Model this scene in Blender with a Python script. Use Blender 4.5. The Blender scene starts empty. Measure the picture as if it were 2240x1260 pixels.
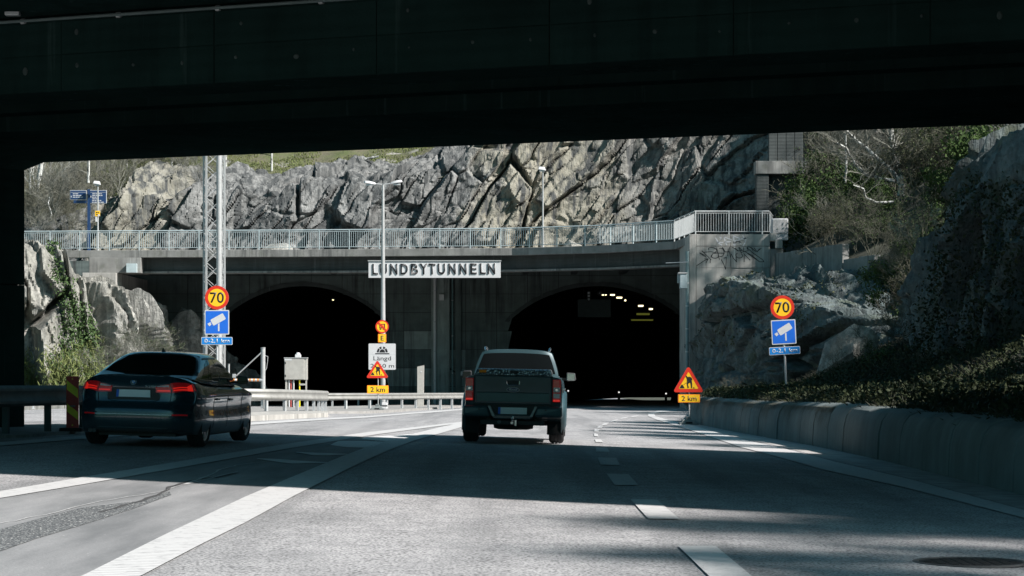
import bpy, bmesh, math, random
import numpy as np
from mathutils import Vector, Matrix

SC = bpy.context.scene
COL = SC.collection
R = math.radians

# ---------------------------------------------------------------- camera, sky, sun, exposure
CAMZ = 1.4
F = 5000.0            # focal length in pixels of the 2240 px wide photograph
cam_d = bpy.data.cameras.new('camera')
cam = bpy.data.objects.new('camera', cam_d)
COL.objects.link(cam)
cam.location = (0, 0, CAMZ)
cam.rotation_euler = (R(90), 0, 0)
cam_d.sensor_width = 36
cam_d.lens = 36 * F / 2240
cam_d.shift_y = (800 - 630) / 2240
cam_d.clip_start = 0.1
cam_d.clip_end = 2000
SC.camera = cam

SUN = Vector((0.90, -0.48, 0.86)).normalized()
world = bpy.data.worlds.new('World')
SC.world = world
world.use_nodes = True
wt = world.node_tree
for n in list(wt.nodes): wt.nodes.remove(n)
wo = wt.nodes.new('ShaderNodeOutputWorld')
wb = wt.nodes.new('ShaderNodeBackground')
sky = wt.nodes.new('ShaderNodeTexSky')
sky.sky_type = 'NISHITA'
sky.sun_disc = False
sky.sun_elevation = math.asin(SUN.z)
sky.sun_rotation = math.atan2(SUN.x, SUN.y)
sky.air_density = 1.0
sky.dust_density = 1.5
sky.ozone_density = 1.0
wb.inputs['Strength'].default_value = 0.05
tint = wt.nodes.new('ShaderNodeMix'); tint.data_type = 'RGBA'; tint.blend_type = 'MULTIPLY'
tint.inputs[0].default_value = 1.0; tint.inputs[7].default_value = (0.50, 1.0, 0.93, 1)
wt.links.new(sky.outputs[0], tint.inputs[6]); wt.links.new(tint.outputs[2], wb.inputs['Color'])
wt.links.new(wb.outputs[0], wo.inputs['Surface'])
sd = bpy.data.lights.new('sun', 'SUN')
sd.energy = 5.0
sd.angle = R(1.5)
sd.color = (1.0, 0.935, 0.895)
so = bpy.data.objects.new('sun', sd)
COL.objects.link(so)
so.location = (40, -20, 60)
so.rotation_euler = SUN.to_track_quat('Z', 'Y').to_euler()
SC.view_settings.view_transform = 'Standard'
SC.view_settings.look = 'None'
SC.view_settings.gamma = 1
SC.view_settings.use_curve_mapping = False
SC.view_settings.exposure = 0.85
SC.cycles.max_bounces = 6
SC.cycles.diffuse_bounces = 3
SC.cycles.glossy_bounces = 3
SC.cycles.transmission_bounces = 4

# ---------------------------------------------------------------- helpers
def sm(a, b, x):
    t = np.clip((x - a) / (b - a), 0, 1)
    return t * t * (3 - 2 * t)

def G(x, y):
    """height of the road surface: falls towards the tunnel, banked to the right near the camera"""
    x = np.asarray(x, float); y = np.asarray(y, float)
    d = y - 41
    d = np.where(d > 6, d, np.where(d < -6, 0, (d + 6) ** 2 / 24))
    k = 0.026 * (1 - sm(60, 105, y))
    return -0.011 * d - k * np.clip(x, -14, 7)

def P(px, py, Y):
    return Vector(((px - 1120) * Y / F, Y, CAMZ - (py - 800) * Y / F))

def ground_at(px, py):
    lo, hi = 6.0, 400.0
    for _ in range(50):
        m = (lo + hi) / 2
        if CAMZ - (py - 800) * m / F > float(G((px - 1120) * m / F, m)): lo = m
        else: hi = m
    return ((px - 1120) * lo / F, lo)

def fract(a): return a - np.floor(a)
def hsh(i, j, s):
    return fract(np.sin(i * 127.1 + j * 311.7 + s * 74.7) * 43758.5453)
def vnoise(x, y, s=0):
    i = np.floor(x); j = np.floor(y); u = x - i; v = y - j
    u = u * u * (3 - 2 * u); v = v * v * (3 - 2 * v)
    a = hsh(i, j, s); b = hsh(i + 1, j, s); c = hsh(i, j + 1, s); d = hsh(i + 1, j + 1, s)
    return a + (b - a) * u + (c - a) * v + (a - b - c + d) * u * v
def fbm(x, y, s=0, o=4):
    r = 0; a = 0.5
    for k in range(o):
        r = r + a * (vnoise(x, y, s + k) - 0.5); x = x * 2.03 + 5.1; y = y * 2.03 + 1.7; a *= 0.5
    return r
def vor(x, y, s):
    """jittered-grid voronoi: hashes of the nearest cell, offset from its seed, distance to the border"""
    i0 = np.floor(x); j0 = np.floor(y)
    f1 = np.full(x.shape, 9.); f2 = np.full(x.shape, 9.)
    ci = np.zeros(x.shape); cj = np.zeros(x.shape); dx = np.zeros(x.shape); dy = np.zeros(x.shape)
    for a in (-1, 0, 1):
        for b in (-1, 0, 1):
            i = i0 + a; j = j0 + b
            ex = x - (i + 0.1 + 0.8 * hsh(i, j, s)); ey = y - (j + 0.1 + 0.8 * hsh(i, j, s + 9))
            d = ex * ex + ey * ey
            nb = d < f1
            f2 = np.where(nb, f1, np.minimum(f2, d))
            ci = np.where(nb, i, ci); cj = np.where(nb, j, cj)
            dx = np.where(nb, ex, dx); dy = np.where(nb, ey, dy)
            f1 = np.where(nb, d, f1)
    return hsh(ci, cj, s + 3), hsh(ci, cj, s + 5), hsh(ci, cj, s + 7), dx, dy, np.sqrt(f2) - np.sqrt(f1)
def rockdisp(u, v, ang=55, seed=0, big=1.0):
    """blocky fractured rock: stretched tilted facets at three sizes, cracks between them"""
    wu = u + 1.2 * fbm(u * .35, v * .35, seed + 40); wv = v + 1.2 * fbm(u * .35, v * .35, seed + 50)
    ca, sa = math.cos(R(ang)), math.sin(R(ang))
    p = wu * ca + wv * sa; q = -wu * sa + wv * ca      # p runs along the strata
    r = 0
    for sx, sy, amp, k, bw in ((12.0, 3.0, 1.45 * big, 1, .06), (4.2, 1.25, .58 * big, 2, .11), (1.4, .6, .21, 3, .18), (.50, .27, .07, 4, .25)):
        a, b, c, dx, dy, e = vor(p / sx + seed * 3.1, q / sy, seed + k * 11)
        bl = sm(0, bw, e)
        r = r + amp * ((a * .75 + dx * (b - .5) * 2.6 + dy * (c - .35) * 3.0) * bl - .04 * (1 - bl))
    return r + .05 * fbm(u * 6, v * 6, seed + 8)

class MB:
    def __init__(s): s.v = []; s.f = []
    def add(s, vs, fs):
        o = len(s.v); s.v += [tuple(map(float, a)) for a in vs]; s.f += [tuple(o + i for i in f) for f in fs]; return s
    def box(s, x0, x1, y0, y1, z0, z1):
        return s.add([(x0, y0, z0), (x1, y0, z0), (x1, y1, z0), (x0, y1, z0), (x0, y0, z1), (x1, y0, z1), (x1, y1, z1), (x0, y1, z1)],
                     [(0, 3, 2, 1), (4, 5, 6, 7), (0, 1, 5, 4), (1, 2, 6, 5), (2, 3, 7, 6), (3, 0, 4, 7)])
    def hexa(s, b, t):
        return s.add(list(b) + list(t), [(0, 3, 2, 1), (4, 5, 6, 7), (0, 1, 5, 4), (1, 2, 6, 5), (2, 3, 7, 6), (3, 0, 4, 7)])
    def tube(s, a, b, r0, r1=None, n=8, cap=True):
        a = Vector(a); b = Vector(b); r1 = r0 if r1 is None else r1
        d = (b - a)
        if d.length < 1e-6: return s
        d.normalize(); u = d.orthogonal().normalized(); w = d.cross(u)
        vs = []
        for c, r in ((a, r0), (b, r1)):
            for k in range(n):
                t = 2 * math.pi * k / n
                vs.append(c + (u * math.cos(t) + w * math.sin(t)) * r)
        fs = [(k, (k + 1) % n, n + (k + 1) % n, n + k) for k in range(n)]
        if cap: fs += [tuple(range(n - 1, -1, -1)), tuple(range(n, 2 * n))]
        return s.add(vs, fs)
    def path(s, pts, r, n=6):
        for a, b in zip(pts[:-1], pts[1:]): s.tube(a, b, r, r, n)
        return s
    def prism(s, poly, y0, y1):
        """poly in (x,z), extruded along y"""
        n = len(poly)
        vs = [(x, y0, z) for x, z in poly] + [(x, y1, z) for x, z in poly]
        return s.add(vs, [tuple(range(n)), tuple(range(2 * n - 1, n - 1, -1))] + [(k, n + k, n + (k + 1) % n, (k + 1) % n) for k in range(n)])
    def disc(s, cx, cz, r, y0, y1, n=40, r0=0):
        poly = [(cx + r * math.cos(2 * math.pi * k / n), cz + r * math.sin(2 * math.pi * k / n)) for k in range(n)]
        if not r0: return s.prism(poly, y0, y1)
        inn = [(cx + r0 * math.cos(2 * math.pi * k / n), cz + r0 * math.sin(2 * math.pi * k / n)) for k in range(n)]
        vs = [(x, y0, z) for x, z in poly] + [(x, y0, z) for x, z in inn] + [(x, y1, z) for x, z in poly] + [(x, y1, z) for x, z in inn]
        fs = []
        for k in range(n):
            j = (k + 1) % n
            fs += [(k, j, n + j, n + k), (2 * n + k, 3 * n + k, 3 * n + j, 2 * n + j), (k, 2 * n + k, 2 * n + j, j), (n + k, n + j, 3 * n + j, 3 * n + k)]
        return s.add(vs, fs)
    def lathe(s, prof, ax='x', n=32, c=(0, 0, 0)):
        """prof: (axial, radius)"""
        vs = []; m = len(prof)
        for a, r in prof:
            for k in range(n):
                t = 2 * math.pi * k / n
                p = (a, r * math.cos(t), r * math.sin(t)) if ax == 'x' else (r * math.cos(t), r * math.sin(t), a)
                vs.append((p[0] + c[0], p[1] + c[1], p[2] + c[2]))
        fs = [(i * n + k, i * n + (k + 1) % n, (i + 1) * n + (k + 1) % n, (i + 1) * n + k) for i in range(m - 1) for k in range(n)]
        return s.add(vs, fs)
    def grid(s, X, Y, Z):
        h, w = X.shape
        o = len(s.v)
        s.v += list(zip(X.ravel().tolist(), Y.ravel().tolist(), Z.ravel().tolist()))
        i = (np.arange(h - 1)[:, None] * w + np.arange(w - 1)[None, :]).ravel() + o
        s.f += list(zip(i.tolist(), (i + 1).tolist(), (i + w + 1).tolist(), (i + w).tolist()))
        return s
    def mesh(s, name='mesh', fix=True):
        m = bpy.data.meshes.new(name); m.from_pydata(s.v, [], s.f)
        if fix and len(s.f) < 60000:
            b = bmesh.new(); b.from_mesh(m); bmesh.ops.recalc_face_normals(b, faces=b.faces); b.to_mesh(m); b.free()
        m.update(); return m

def obj(name, mb, mat, parent=None, smooth=None, bevel=0, loc=None, fix=True):
    m = mb if isinstance(mb, bpy.types.Mesh) else mb.mesh(name, fix)
    if mat is not None and not m.materials: m.materials.append(mat)
    o = bpy.data.objects.new(name, m); COL.objects.link(o)
    if parent is not None: o.parent = parent
    if loc is not None: o.location = loc
    if smooth is not None:
        if smooth >= 179: m.shade_smooth()
        else:
            m.shade_smooth(); m.set_sharp_from_angle(angle=R(smooth))
    if bevel:
        b = o.modifiers.new('bevel', 'BEVEL'); b.width = bevel; b.segments = 2; b.limit_method = 'ANGLE'
    return o
def tag(o, label, cat, group=None, kind=None):
    o['label'] = label
    if cat: o['category'] = cat
    if group: o['group'] = group
    if kind: o['kind'] = kind
    return o
def thing(name, label, cat, loc=(0, 0, 0), rz=0, group=None):
    o = bpy.data.objects.new(name, None); COL.objects.link(o)
    o.location = loc; o.rotation_euler = (0, 0, rz); o.empty_display_size = .3
    return tag(o, label, cat, group)
def struct(o): o['kind'] = 'structure'; return o
KIDS = {}
def dup(root, loc=None, rz=None, scale=None, label=None, group=None):
    r = root.copy(); COL.objects.link(r)
    if loc is not None: r.location = loc
    if rz is not None: r.rotation_euler = (0, 0, rz)
    if scale is not None: r.scale = scale if hasattr(scale, '__len__') else (scale,) * 3
    if label: r['label'] = label
    if group: r['group'] = group
    for ch in list(root.children):
        c = ch.copy(); COL.objects.link(c); c.parent = r
        for g in list(ch.children):
            d = g.copy(); COL.objects.link(d); d.parent = c
    return r

# ---------------------------------------------------------------- materials
def nt(name):
    m = bpy.data.materials.new(name); m.use_nodes = True
    t = m.node_tree; b = t.nodes['Principled BSDF']
    return m, t, b
def N(t, typ, **kw):
    n = t.nodes.new(typ)
    for k, v in kw.items():
        if k in n.inputs: n.inputs[k].default_value = v
        else: setattr(n, k, v)
    return n
def coords(t, scale=(1, 1, 1), obj_space=False):
    g = N(t, 'ShaderNodeTexCoord') if obj_space else N(t, 'ShaderNodeNewGeometry')
    mp = N(t, 'ShaderNodeMapping'); mp.inputs['Scale'].default_value = scale
    t.links.new(g.outputs['Object' if obj_space else 'Position'], mp.inputs[0])
    return mp.outputs[0]
def noise(t, vec, scale, detail=4, rough=.55):
    n = N(t, 'ShaderNodeTexNoise', Scale=scale, Detail=detail, Roughness=rough)
    t.links.new(vec, n.inputs['Vector']); return n.outputs['Fac']
def ramp(t, fac, *stops):
    r = N(t, 'ShaderNodeValToRGB')
    e = r.color_ramp.elements
    while len(e) < len(stops): e.new(.5)
    for k, (p, c) in enumerate(stops):
        e[k].position = p
        e[k].color = (c, c, c, 1) if not hasattr(c, '__len__') else (*c, 1)
    t.links.new(fac, r.inputs[0]); return r.outputs[0]
def mixc(t, fac, a, b, mode='MIX'):
    m = N(t, 'ShaderNodeMix', data_type='RGBA', blend_type=mode)
    for s, v in ((0, fac), (6, a), (7, b)):
        if isinstance(v, (int, float)): m.inputs[s].default_value = v
        elif hasattr(v, '__len__'): m.inputs[s].default_value = (*v, 1)
        else: t.links.new(v, m.inputs[s])
    return m.outputs[2]
def bump(t, b, h, strength=.3, dist=.02):
    n = N(t, 'ShaderNodeBump', Strength=strength, Distance=dist)
    t.links.new(h, n.inputs['Height']); t.links.new(n.outputs[0], b.inputs['Normal'])
def M(name, c, rough=.6, metal=0, var=.12, scale=4, bmp=0, bscale=60, coat=0, spec=None, obj_space=False, stretch=(1, 1, 1)):
    m, t, b = nt(name)
    b.inputs['Roughness'].default_value = rough; b.inputs['Metallic'].default_value = metal
    if coat: b.inputs['Coat Weight'].default_value = coat; b.inputs['Coat Roughness'].default_value = .06
    if spec is not None: b.inputs['Specular IOR Level'].default_value = spec
    v = coords(t, stretch, obj_space)
    f = noise(t, v, scale)
    col = mixc(t, ramp(t, f, (.3, 0), (.7, 1)), [k * (1 - var) for k in c], [min(1, k * (1 + var)) for k in c])
    t.links.new(col, b.inputs['Base Color'])
    if bmp: bump(t, b, noise(t, v, bscale), bmp, .01)
    return m
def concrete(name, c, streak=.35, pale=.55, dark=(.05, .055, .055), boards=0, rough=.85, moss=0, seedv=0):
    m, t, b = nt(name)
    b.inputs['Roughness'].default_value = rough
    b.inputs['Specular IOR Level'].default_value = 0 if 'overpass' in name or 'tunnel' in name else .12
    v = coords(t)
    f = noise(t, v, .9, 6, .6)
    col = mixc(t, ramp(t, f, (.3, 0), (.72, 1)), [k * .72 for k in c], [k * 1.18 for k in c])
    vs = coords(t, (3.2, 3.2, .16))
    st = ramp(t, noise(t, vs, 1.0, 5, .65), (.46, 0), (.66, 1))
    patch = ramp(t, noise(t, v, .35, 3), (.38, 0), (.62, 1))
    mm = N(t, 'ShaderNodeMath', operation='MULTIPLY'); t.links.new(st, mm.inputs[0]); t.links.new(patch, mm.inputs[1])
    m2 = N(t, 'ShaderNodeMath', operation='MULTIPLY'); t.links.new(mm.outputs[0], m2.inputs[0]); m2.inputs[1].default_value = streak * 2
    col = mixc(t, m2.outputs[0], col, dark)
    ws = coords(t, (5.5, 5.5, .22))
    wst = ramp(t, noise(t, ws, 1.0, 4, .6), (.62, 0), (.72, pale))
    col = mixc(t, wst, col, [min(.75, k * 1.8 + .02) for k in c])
    if moss:
        ms = ramp(t, noise(t, v, 1.7, 5), (.55, 0), (.68, moss))
        col = mixc(t, ms, col, (.05, .065, .025))
    t.links.new(col, b.inputs['Base Color'])
    fine = noise(t, v, 30, 6)
    if boards:
        wv = N(t, 'ShaderNodeTexWave', wave_type='BANDS', bands_direction='Z', Scale=boards, Distortion=.6, Detail=2)
        t.links.new(v, wv.inputs['Vector'])
        s2 = N(t, 'ShaderNodeMath', operation='ADD'); t.links.new(fine, s2.inputs[0]); t.links.new(wv.outputs['Fac'], s2.inputs[1])
        fine = s2.outputs[0]
    bump(t, b, fine, .35, .02)
    return m

MT = {}
MT['concrete_dark'] = concrete('dark_stained_concrete', (.075, .085, .085), .45, boards=1.5)
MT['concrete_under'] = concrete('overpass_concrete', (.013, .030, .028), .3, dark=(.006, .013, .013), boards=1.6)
MT['concrete_light'] = concrete('light_weathered_concrete', (.42, .41, .385), .3)
MT['concrete_mid'] = concrete('grey_weathered_concrete', (.26, .26, .25), .4, moss=.25)
MT['barrier'] = concrete('barrier_concrete', (.17, .20, .20), .15, pale=.2)
MT['galv'] = M('galvanised_steel', (.50, .52, .53), .45, .35, .12, 6)
MT['galv_light'] = M('pale_galvanised_steel', (.41, .42, .42), .45, .2, .1, 6)
MT['rail_steel'] = M('aged_guardrail_steel', (.29, .29, .275), .55, .25, .18, 3)
MT['rail_paint'] = M('grey_blue_railing_paint', (.42, .50, .52), .5, .1, .1, 5)
MT['rail_light'] = M('pale_railing_paint', (.50, .52, .52), .5, .1, .1, 5)
MT['post_grey'] = M('painted_grey_post', (.50, .50, .50), .5, .2, .1, 5)
MT['box_grey'] = M('cabinet_grey_paint', (.42, .41, .38), .55, .1, .1, 4)
MT['white'] = M('white_sign_film', (.56, .57, .58), .5, 0, .04, 8)
MT['lampwhite'] = M('white_lamp_plastic', (.62, .63, .64), .4, 0, .03, 8)
MT['black'] = M('black_print', (.012, .013, .015), .5, 0, .1, 8)
MT['letter_side'] = M('letter_edge_grey', (.55, .57, .58), .5, 0, .1, 8)
MT['yellow'] = M('yellow_sign_film', (.90, .52, .015), .45, 0, .05, 6)
MT['red'] = M('red_sign_film', (.62, .03, .012), .45, 0, .05, 6)
MT['orange'] = M('orange_sign_film', (.95, .26, .02), .45, 0, .05, 6)
MT['blue'] = M('blue_sign_film', (.01, .13, .60), .45, 0, .05, 6)
MT['lblue'] = M('light_blue_sign_film', (.01, .20, .58), .45, 0, .05, 6)
MT['navy'] = M('navy_wayfinding_panel', (.012, .045, .13), .5, 0, .1, 6)
MT['dred'] = M('faded_red_film', (.50, .03, .02), .5, 0, .15, 6)
MT['dyellow'] = M('faded_yellow_film', (.85, .70, .02), .5, 0, .15, 6)
MT['rubber'] = M('black_rubber', (.018, .018, .019), .85, 0, .2, 20, .2, 80)
MT['dark_plastic'] = M('dark_plastic', (.03, .032, .034), .6, 0, .15, 10)
MT['grey_plastic'] = M('recycled_grey_plastic', (.16, .18, .18), .75, 0, .2, 10, .3, 30)

# ---------------------------------------------------------------- road and ground
def mat_asphalt():
    m, t, b = nt('worn_asphalt')
    v = coords(t)
    fine = noise(t, v, 55, 5, .7)
    mid = noise(t, v, 2.2, 6, .6)
    lng = noise(t, coords(t, (1.1, .045, 1)), 1.0, 4, .55)       # wheel paths run along the lanes
    col = mixc(t, ramp(t, fine, (.30, 0), (.70, 1)), (.19, .192, .198), (.62, .61, .615))
    col = mixc(t, ramp(t, mid, (.3, .4), (.60, 0)), col, (.15, .155, .165))
    col = mixc(t, ramp(t, lng, (.36, .45), (.52, 0)), col, (.13, .135, .14))
    big = noise(t, coords(t, (.45, .22, 1)), 1.0, 4, .6)
    col = mixc(t, ramp(t, big, (.36, .42), (.50, 0)), col, (.16, .165, .17))
    agg = N(t, 'ShaderNodeTexVoronoi', Scale=42); t.links.new(v, agg.inputs['Vector'])
    col = mixc(t, ramp(t, agg.outputs['Distance'], (.06, .75), (.30, 0)), col, (.62, .61, .61))
    col = mixc(t, ramp(t, agg.outputs['Distance'], (.50, 0), (.75, .7)), col, (.05, .052, .055))
    t.links.new(col, b.inputs['Base Color'])
    b.inputs['Roughness'].default_value = .85
    b.inputs['Specular IOR Level'].default_value = .35
    bump(t, b, fine, .6, .012)
    return m
def mat_patch():
    m, t, b = nt('smooth_patched_asphalt')
    v = coords(t)
    fine = noise(t, v, 60, 4, .6)
    mid = noise(t, coords(t, (1.6, .25, 1)), 1.2, 5, .6)
    col = mixc(t, ramp(t, mid, (.33, 0), (.68, 1)), (.15, .155, .16), (.30, .30, .305))
    col = mixc(t, ramp(t, fine, (.35, .45), (.6, 0)), col, (.12, .125, .13))
    sp = ramp(t, noise(t, v, 28, 2, .5), (.72, 0), (.76, .7))
    col = mixc(t, sp, col, (.55, .55, .55))
    t.links.new(col, b.inputs['Base Color'])
    b.inputs['Roughness'].default_value = .8
    bump(t, b, fine, .35, .01)
    return m
def mat_gravel():
    m, t, b = nt('broken_coarse_asphalt')
    v = coords(t)
    vo = N(t, 'ShaderNodeTexVoronoi', Scale=38); t.links.new(v, vo.inputs['Vector'])
    col = mixc(t, ramp(t, vo.outputs['Distance'], (.1, 1), (.5, 0)), (.07, .075, .08), (.30, .31, .31))
    sp = ramp(t, noise(t, v, 45, 2, .5), (.63, 0), (.68, 1))
    col = mixc(t, sp, col, (.62, .62, .60))
    t.links.new(col, b.inputs['Base Color']); b.inputs['Roughness'].default_value = .9
    bump(t, b, vo.outputs['Distance'], .7, .02)
    return m
def mat_paint():
    m, t, b = nt('worn_road_paint')
    v = coords(t)
    w = ramp(t, noise(t, v, 9, 8, .75), (.38, 1), (.48, 0))
    f = ramp(t, noise(t, v, 60, 3), (.3, .35), (.5, 0))
    col = mixc(t, w, (.50, .50, .50), (.36, .36, .365))
    col = mixc(t, f, col, (.42, .42, .42))
    t.links.new(col, b.inputs['Base Color']); b.inputs['Roughness'].default_value = .7
    wv = N(t, 'ShaderNodeTexWave', wave_type='BANDS', bands_direction='Y', Scale=2.6, Distortion=.4, Detail=1)
    t.links.new(v, wv.inputs['Vector'])
    bump(t, b, wv.outputs['Fac'], .8, .012)
    return m
MT['asphalt'] = mat_asphalt(); MT['patch'] = mat_patch(); MT['gravel'] = mat_gravel(); MT['paint'] = mat_paint()
MT['dust'] = M('dusty_shoulder', (.36, .35, .34), .9, 0, .3, 2.5, .4, 50)
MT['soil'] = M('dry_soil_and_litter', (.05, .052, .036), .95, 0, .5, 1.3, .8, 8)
MT['bank_soil'] = M('shade_dark_bank_soil', (.022, .025, .018), .95, 0, .5, 1.3, .8, 8)  # copy of the soil, darkened in colour for the shaded bank
MT['crack'] = M('open_road_crack', (.05, .05, .052), .95, 0, .3, 9)
MT['paint_crack'] = M('lifted_pale_edge', (.42, .42, .42), .9, 0, .3, 9)
MT['tar'] = M('dark_tar_mark', (.07, .07, .072), .7, 0, .3, 9)

def sheet(name, x0, x1, y0, y1, nx, ny, mat, dz=0.0, fz=G):
    X, Y = np.meshgrid(np.linspace(x0, x1, nx), np.linspace(y0, y1, ny))
    return obj(name, MB().grid(X, Y, fz(X, Y) + dz), mat, fix=False)
road = struct(sheet('road', -24, 13.5, -30, 330, 90, 240, MT['asphalt']))
gr = struct(sheet('ground', -500, 500, -300, 900, 100, 240, MT['soil'], -.12))

def strip_world(name, A, B, mat, dz, parent=None, sub=6):
    """flat sheet on the road between two polylines of (x, y)"""
    def dens(L):
        out = []
        for a, b in zip(L[:-1], L[1:]):
            for k in range(sub): out.append((a[0] + (b[0] - a[0]) * k / sub, a[1] + (b[1] - a[1]) * k / sub))
        return out + [L[-1]]
    A = np.array(dens(A)); B = np.array(dens(B))
    nt_ = 4
    T = np.linspace(0, 1, nt_)[None, :]
    X = A[:, :1] * (1 - T) + B[:, :1] * T; Y = A[:, 1:] * (1 - T) + B[:, 1:] * T
    return obj(name, MB().grid(X, Y, G(X, Y) + dz), mat, parent, fix=False)
def strip(name, A, B, mat, dz, sub=6):
    return strip_world(name, [ground_at(*p) for p in A], [ground_at(*p) for p in B], mat, dz, sub=sub)
def marking(A, B, label, sub=6, mat=None, name='road_marking'):
    o = strip(name, A, B, mat or MT['paint'], .012, sub); o['kind'] = 'structure'; o['label'] = label; return o

# smoother patched asphalt in the gore between the two lines
g1 = strip('road_patch', [(-60, 1094), (0, 1088), (179, 1060), (357, 1028), (536, 997), (700, 970), (818, 952)],
           [(-60, 1360), (120, 1300), (280, 1228), (460, 1140), (620, 1068), (740, 1012), (822, 976)], MT['patch'], .004)
g1['kind'] = 'structure'
g2 = strip('broken_asphalt', [(-60, 1176), (0, 1160), (90, 1135), (180, 1112), (300, 1098), (370, 1076)],
           [(-60, 1236), (0, 1208), (80, 1180), (180, 1150), (290, 1115), (375, 1084)], MT['gravel'], .008)
g2['kind'] = 'structure'
def crack(pts, w, mat, name='road_crack', dz=.0105):
    A = []; B = []; rnd = random.Random(len(pts) * 7)
    Wp = [Vector(ground_at(*p)) for p in pts]
    dd = []
    for a, b in zip(Wp[:-1], Wp[1:]):
        for k in range(5):
            q = a.lerp(b, k / 5); dd.append(q + Vector((rnd.uniform(-.02, .02), rnd.uniform(-.12, .12))))
    dd.append(Wp[-1])
    for i, q in enumerate(dd):
        d = (dd[min(i + 1, len(dd) - 1)] - dd[max(i - 1, 0)]).normalized(); n = Vector((-d.y, d.x))
        ww = w * rnd.uniform(.4, 1.3)
        A.append(tuple(q + n * ww)); B.append(tuple(q - n * ww))
    o = strip_world(name, A, B, mat, dz, sub=1); o['kind'] = 'structure'; return o
crack([(225, 1122), (300, 1100), (345, 1084), (375, 1066), (420, 1052), (470, 1046), (520, 1036)], .022, MT['crack'])
crack([(0, 1148), (100, 1128), (200, 1102), (300, 1086), (345, 1078), (410, 1060), (520, 1033)], .008, MT['paint_crack'])
crack([(400, 1062), (440, 1048), (480, 1030), (520, 1018), (590, 1010)], .016, MT['paint_crack'])

marking([(60, 1316), (186, 1260), (357, 1174), (536, 1089), (625, 1051), (750, 999), (818, 974), (900, 951), (960, 936), (1014, 924)],
        [(200, 1316), (314, 1260), (429, 1199), (536, 1146), (643, 1087), (771, 1022), (830, 995), (900, 967), (960, 950), (1014, 934)],
        'thick white lane line running from the bottom left towards the pickup', 8)
marking([(-60, 1088), (0, 1077), (179, 1046), (357, 1017), (536, 987), (714, 960), (800, 947), (900, 936), (1014, 923)],
        [(-60, 1104), (0, 1092), (179, 1062), (357, 1031), (536, 999), (714, 969), (800, 955), (900, 941), (1014, 926)],
        'white line on the far side of the gore, passing behind the saloon')
marking([(-60, 975), (0, 969), (187, 954), (290, 947), (420, 936), (553, 925), (700, 916), (800, 911), (900, 903), (1014, 894), (1130, 889)],
        [(-60, 983), (0, 976.5), (187, 961), (290, 953.5), (420, 942), (553, 930), (700, 920), (800, 914.5), (900, 906), (1014, 897), (1130, 891.5)],
        'white edge line along the guardrails on the left')
marking([(1480, 896), (1440, 899), (1417, 905), (1418, 911), (1440, 920), (1500, 938), (1618, 979), (1797, 1028), (1976, 1067), (2240, 1135), (2400, 1180)],
        [(1481, 898.5), (1447, 902), (1431, 906), (1434, 911), (1458, 918), (1515, 931), (1640, 966), (1820, 1010), (1990, 1050), (2240, 1118), (2400, 1162)],
        'white edge line beside the concrete barrier', 8)
hatch = [[(562, 1005), (600, 1011), (640, 1016), (718, 1014)], [(562, 1004), (610, 1006), (660, 1010), (718, 1013)]]
MT['hatch'] = M('gore_paint', (.60, .60, .60), .7, 0, .08, 6)
marking(*hatch, mat=MT['hatch'], label='nearest gore chevron stripe')
marking([(648, 991), (686, 997.5), (720, 998), (760, 995.5)], [(648, 990), (690, 992), (720, 993), (760, 994.5)], 'second gore chevron stripe', mat=MT['hatch'])
marking([(722, 975), (760, 980), (800, 981), (818, 978)], [(740, 966), (770, 966), (800, 966), (840, 968)], 'third gore chevron stripe', mat=MT['hatch'])
marking([(790, 962), (840, 966), (870, 966), (890, 962)], [(800, 957), (840, 955), (880, 952), (940, 948)], 'farthest gore chevron stripe', mat=MT['hatch'])
for k, q in enumerate([
    [(1483, 1197), (1565, 1197), (1760, 1360), (1650, 1360)], [(1379, 1094), (1437, 1095), (1487, 1138), (1418, 1137)],
    [(1327, 1038), (1375, 1039), (1396, 1063), (1345, 1063)], [(1307, 1002), (1348, 1003), (1356, 1019), (1314, 1018)],
    [(1303, 980), (1328, 981), (1334, 990), (1304, 989)], [(1301, 962), (1314, 962), (1320, 969), (1303, 968)],
    [(1299, 949), (1308, 950), (1309, 956), (1300, 955)], [(1300, 939.5), (1311, 939.5), (1309, 945), (1300, 945)],
    [(1309, 932.5), (1320, 931.5), (1316, 936.5), (1306, 937)], [(1320, 926.5), (1332, 925.5), (1327, 930), (1316, 931)],
    [(1339, 920.5), (1352, 918), (1346, 922.5), (1333, 924)], [(1361, 914.5), (1376, 912), (1369, 915.5), (1355, 917.5)],
    [(1384, 910.5), (1398, 909), (1392, 912), (1378, 913.5)]]):
    o = marking([q[0], q[3]], [q[1], q[2]], 'white lane dash', 6, name='lane_dash')
dustr = strip('road_shoulder', [(1500, 929), (1640, 963), (1820, 1007), (1990, 1047), (2240, 1115), (2420, 1165)],
              [(1540, 925), (1660, 950), (1840, 990), (2010, 1020), (2240, 1083), (2420, 1125)], MT['dust'], .004)
dustr['kind'] = 'structure'
# manhole cover
hx, hy = ground_at(2122, 1232)
mh = thing('manhole_cover', 'dark round manhole cover in the right lane at the bottom of the photo', 'manhole cover', (hx, hy, float(G(hx, hy))))
obj('cover_rim', MB().lathe([(.0, .43), (.014, .43), (.014, .39), (.006, .385)], 'z', 40), MT['tar'], mh)
cm = MB().lathe([(.010, .385), (.010, .001)], 'z', 40)
for i in range(-4, 5):
    for j in range(-4, 5):
        if i * i + j * j < 17: cm.box(i * .08 - .025, i * .08 + .025, j * .08 - .025, j * .08 + .025, .0095, .015)
obj('cover_plate', cm, M('cast_iron', (.035, .035, .037), .6, .5, .3, 9), mh)
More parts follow.
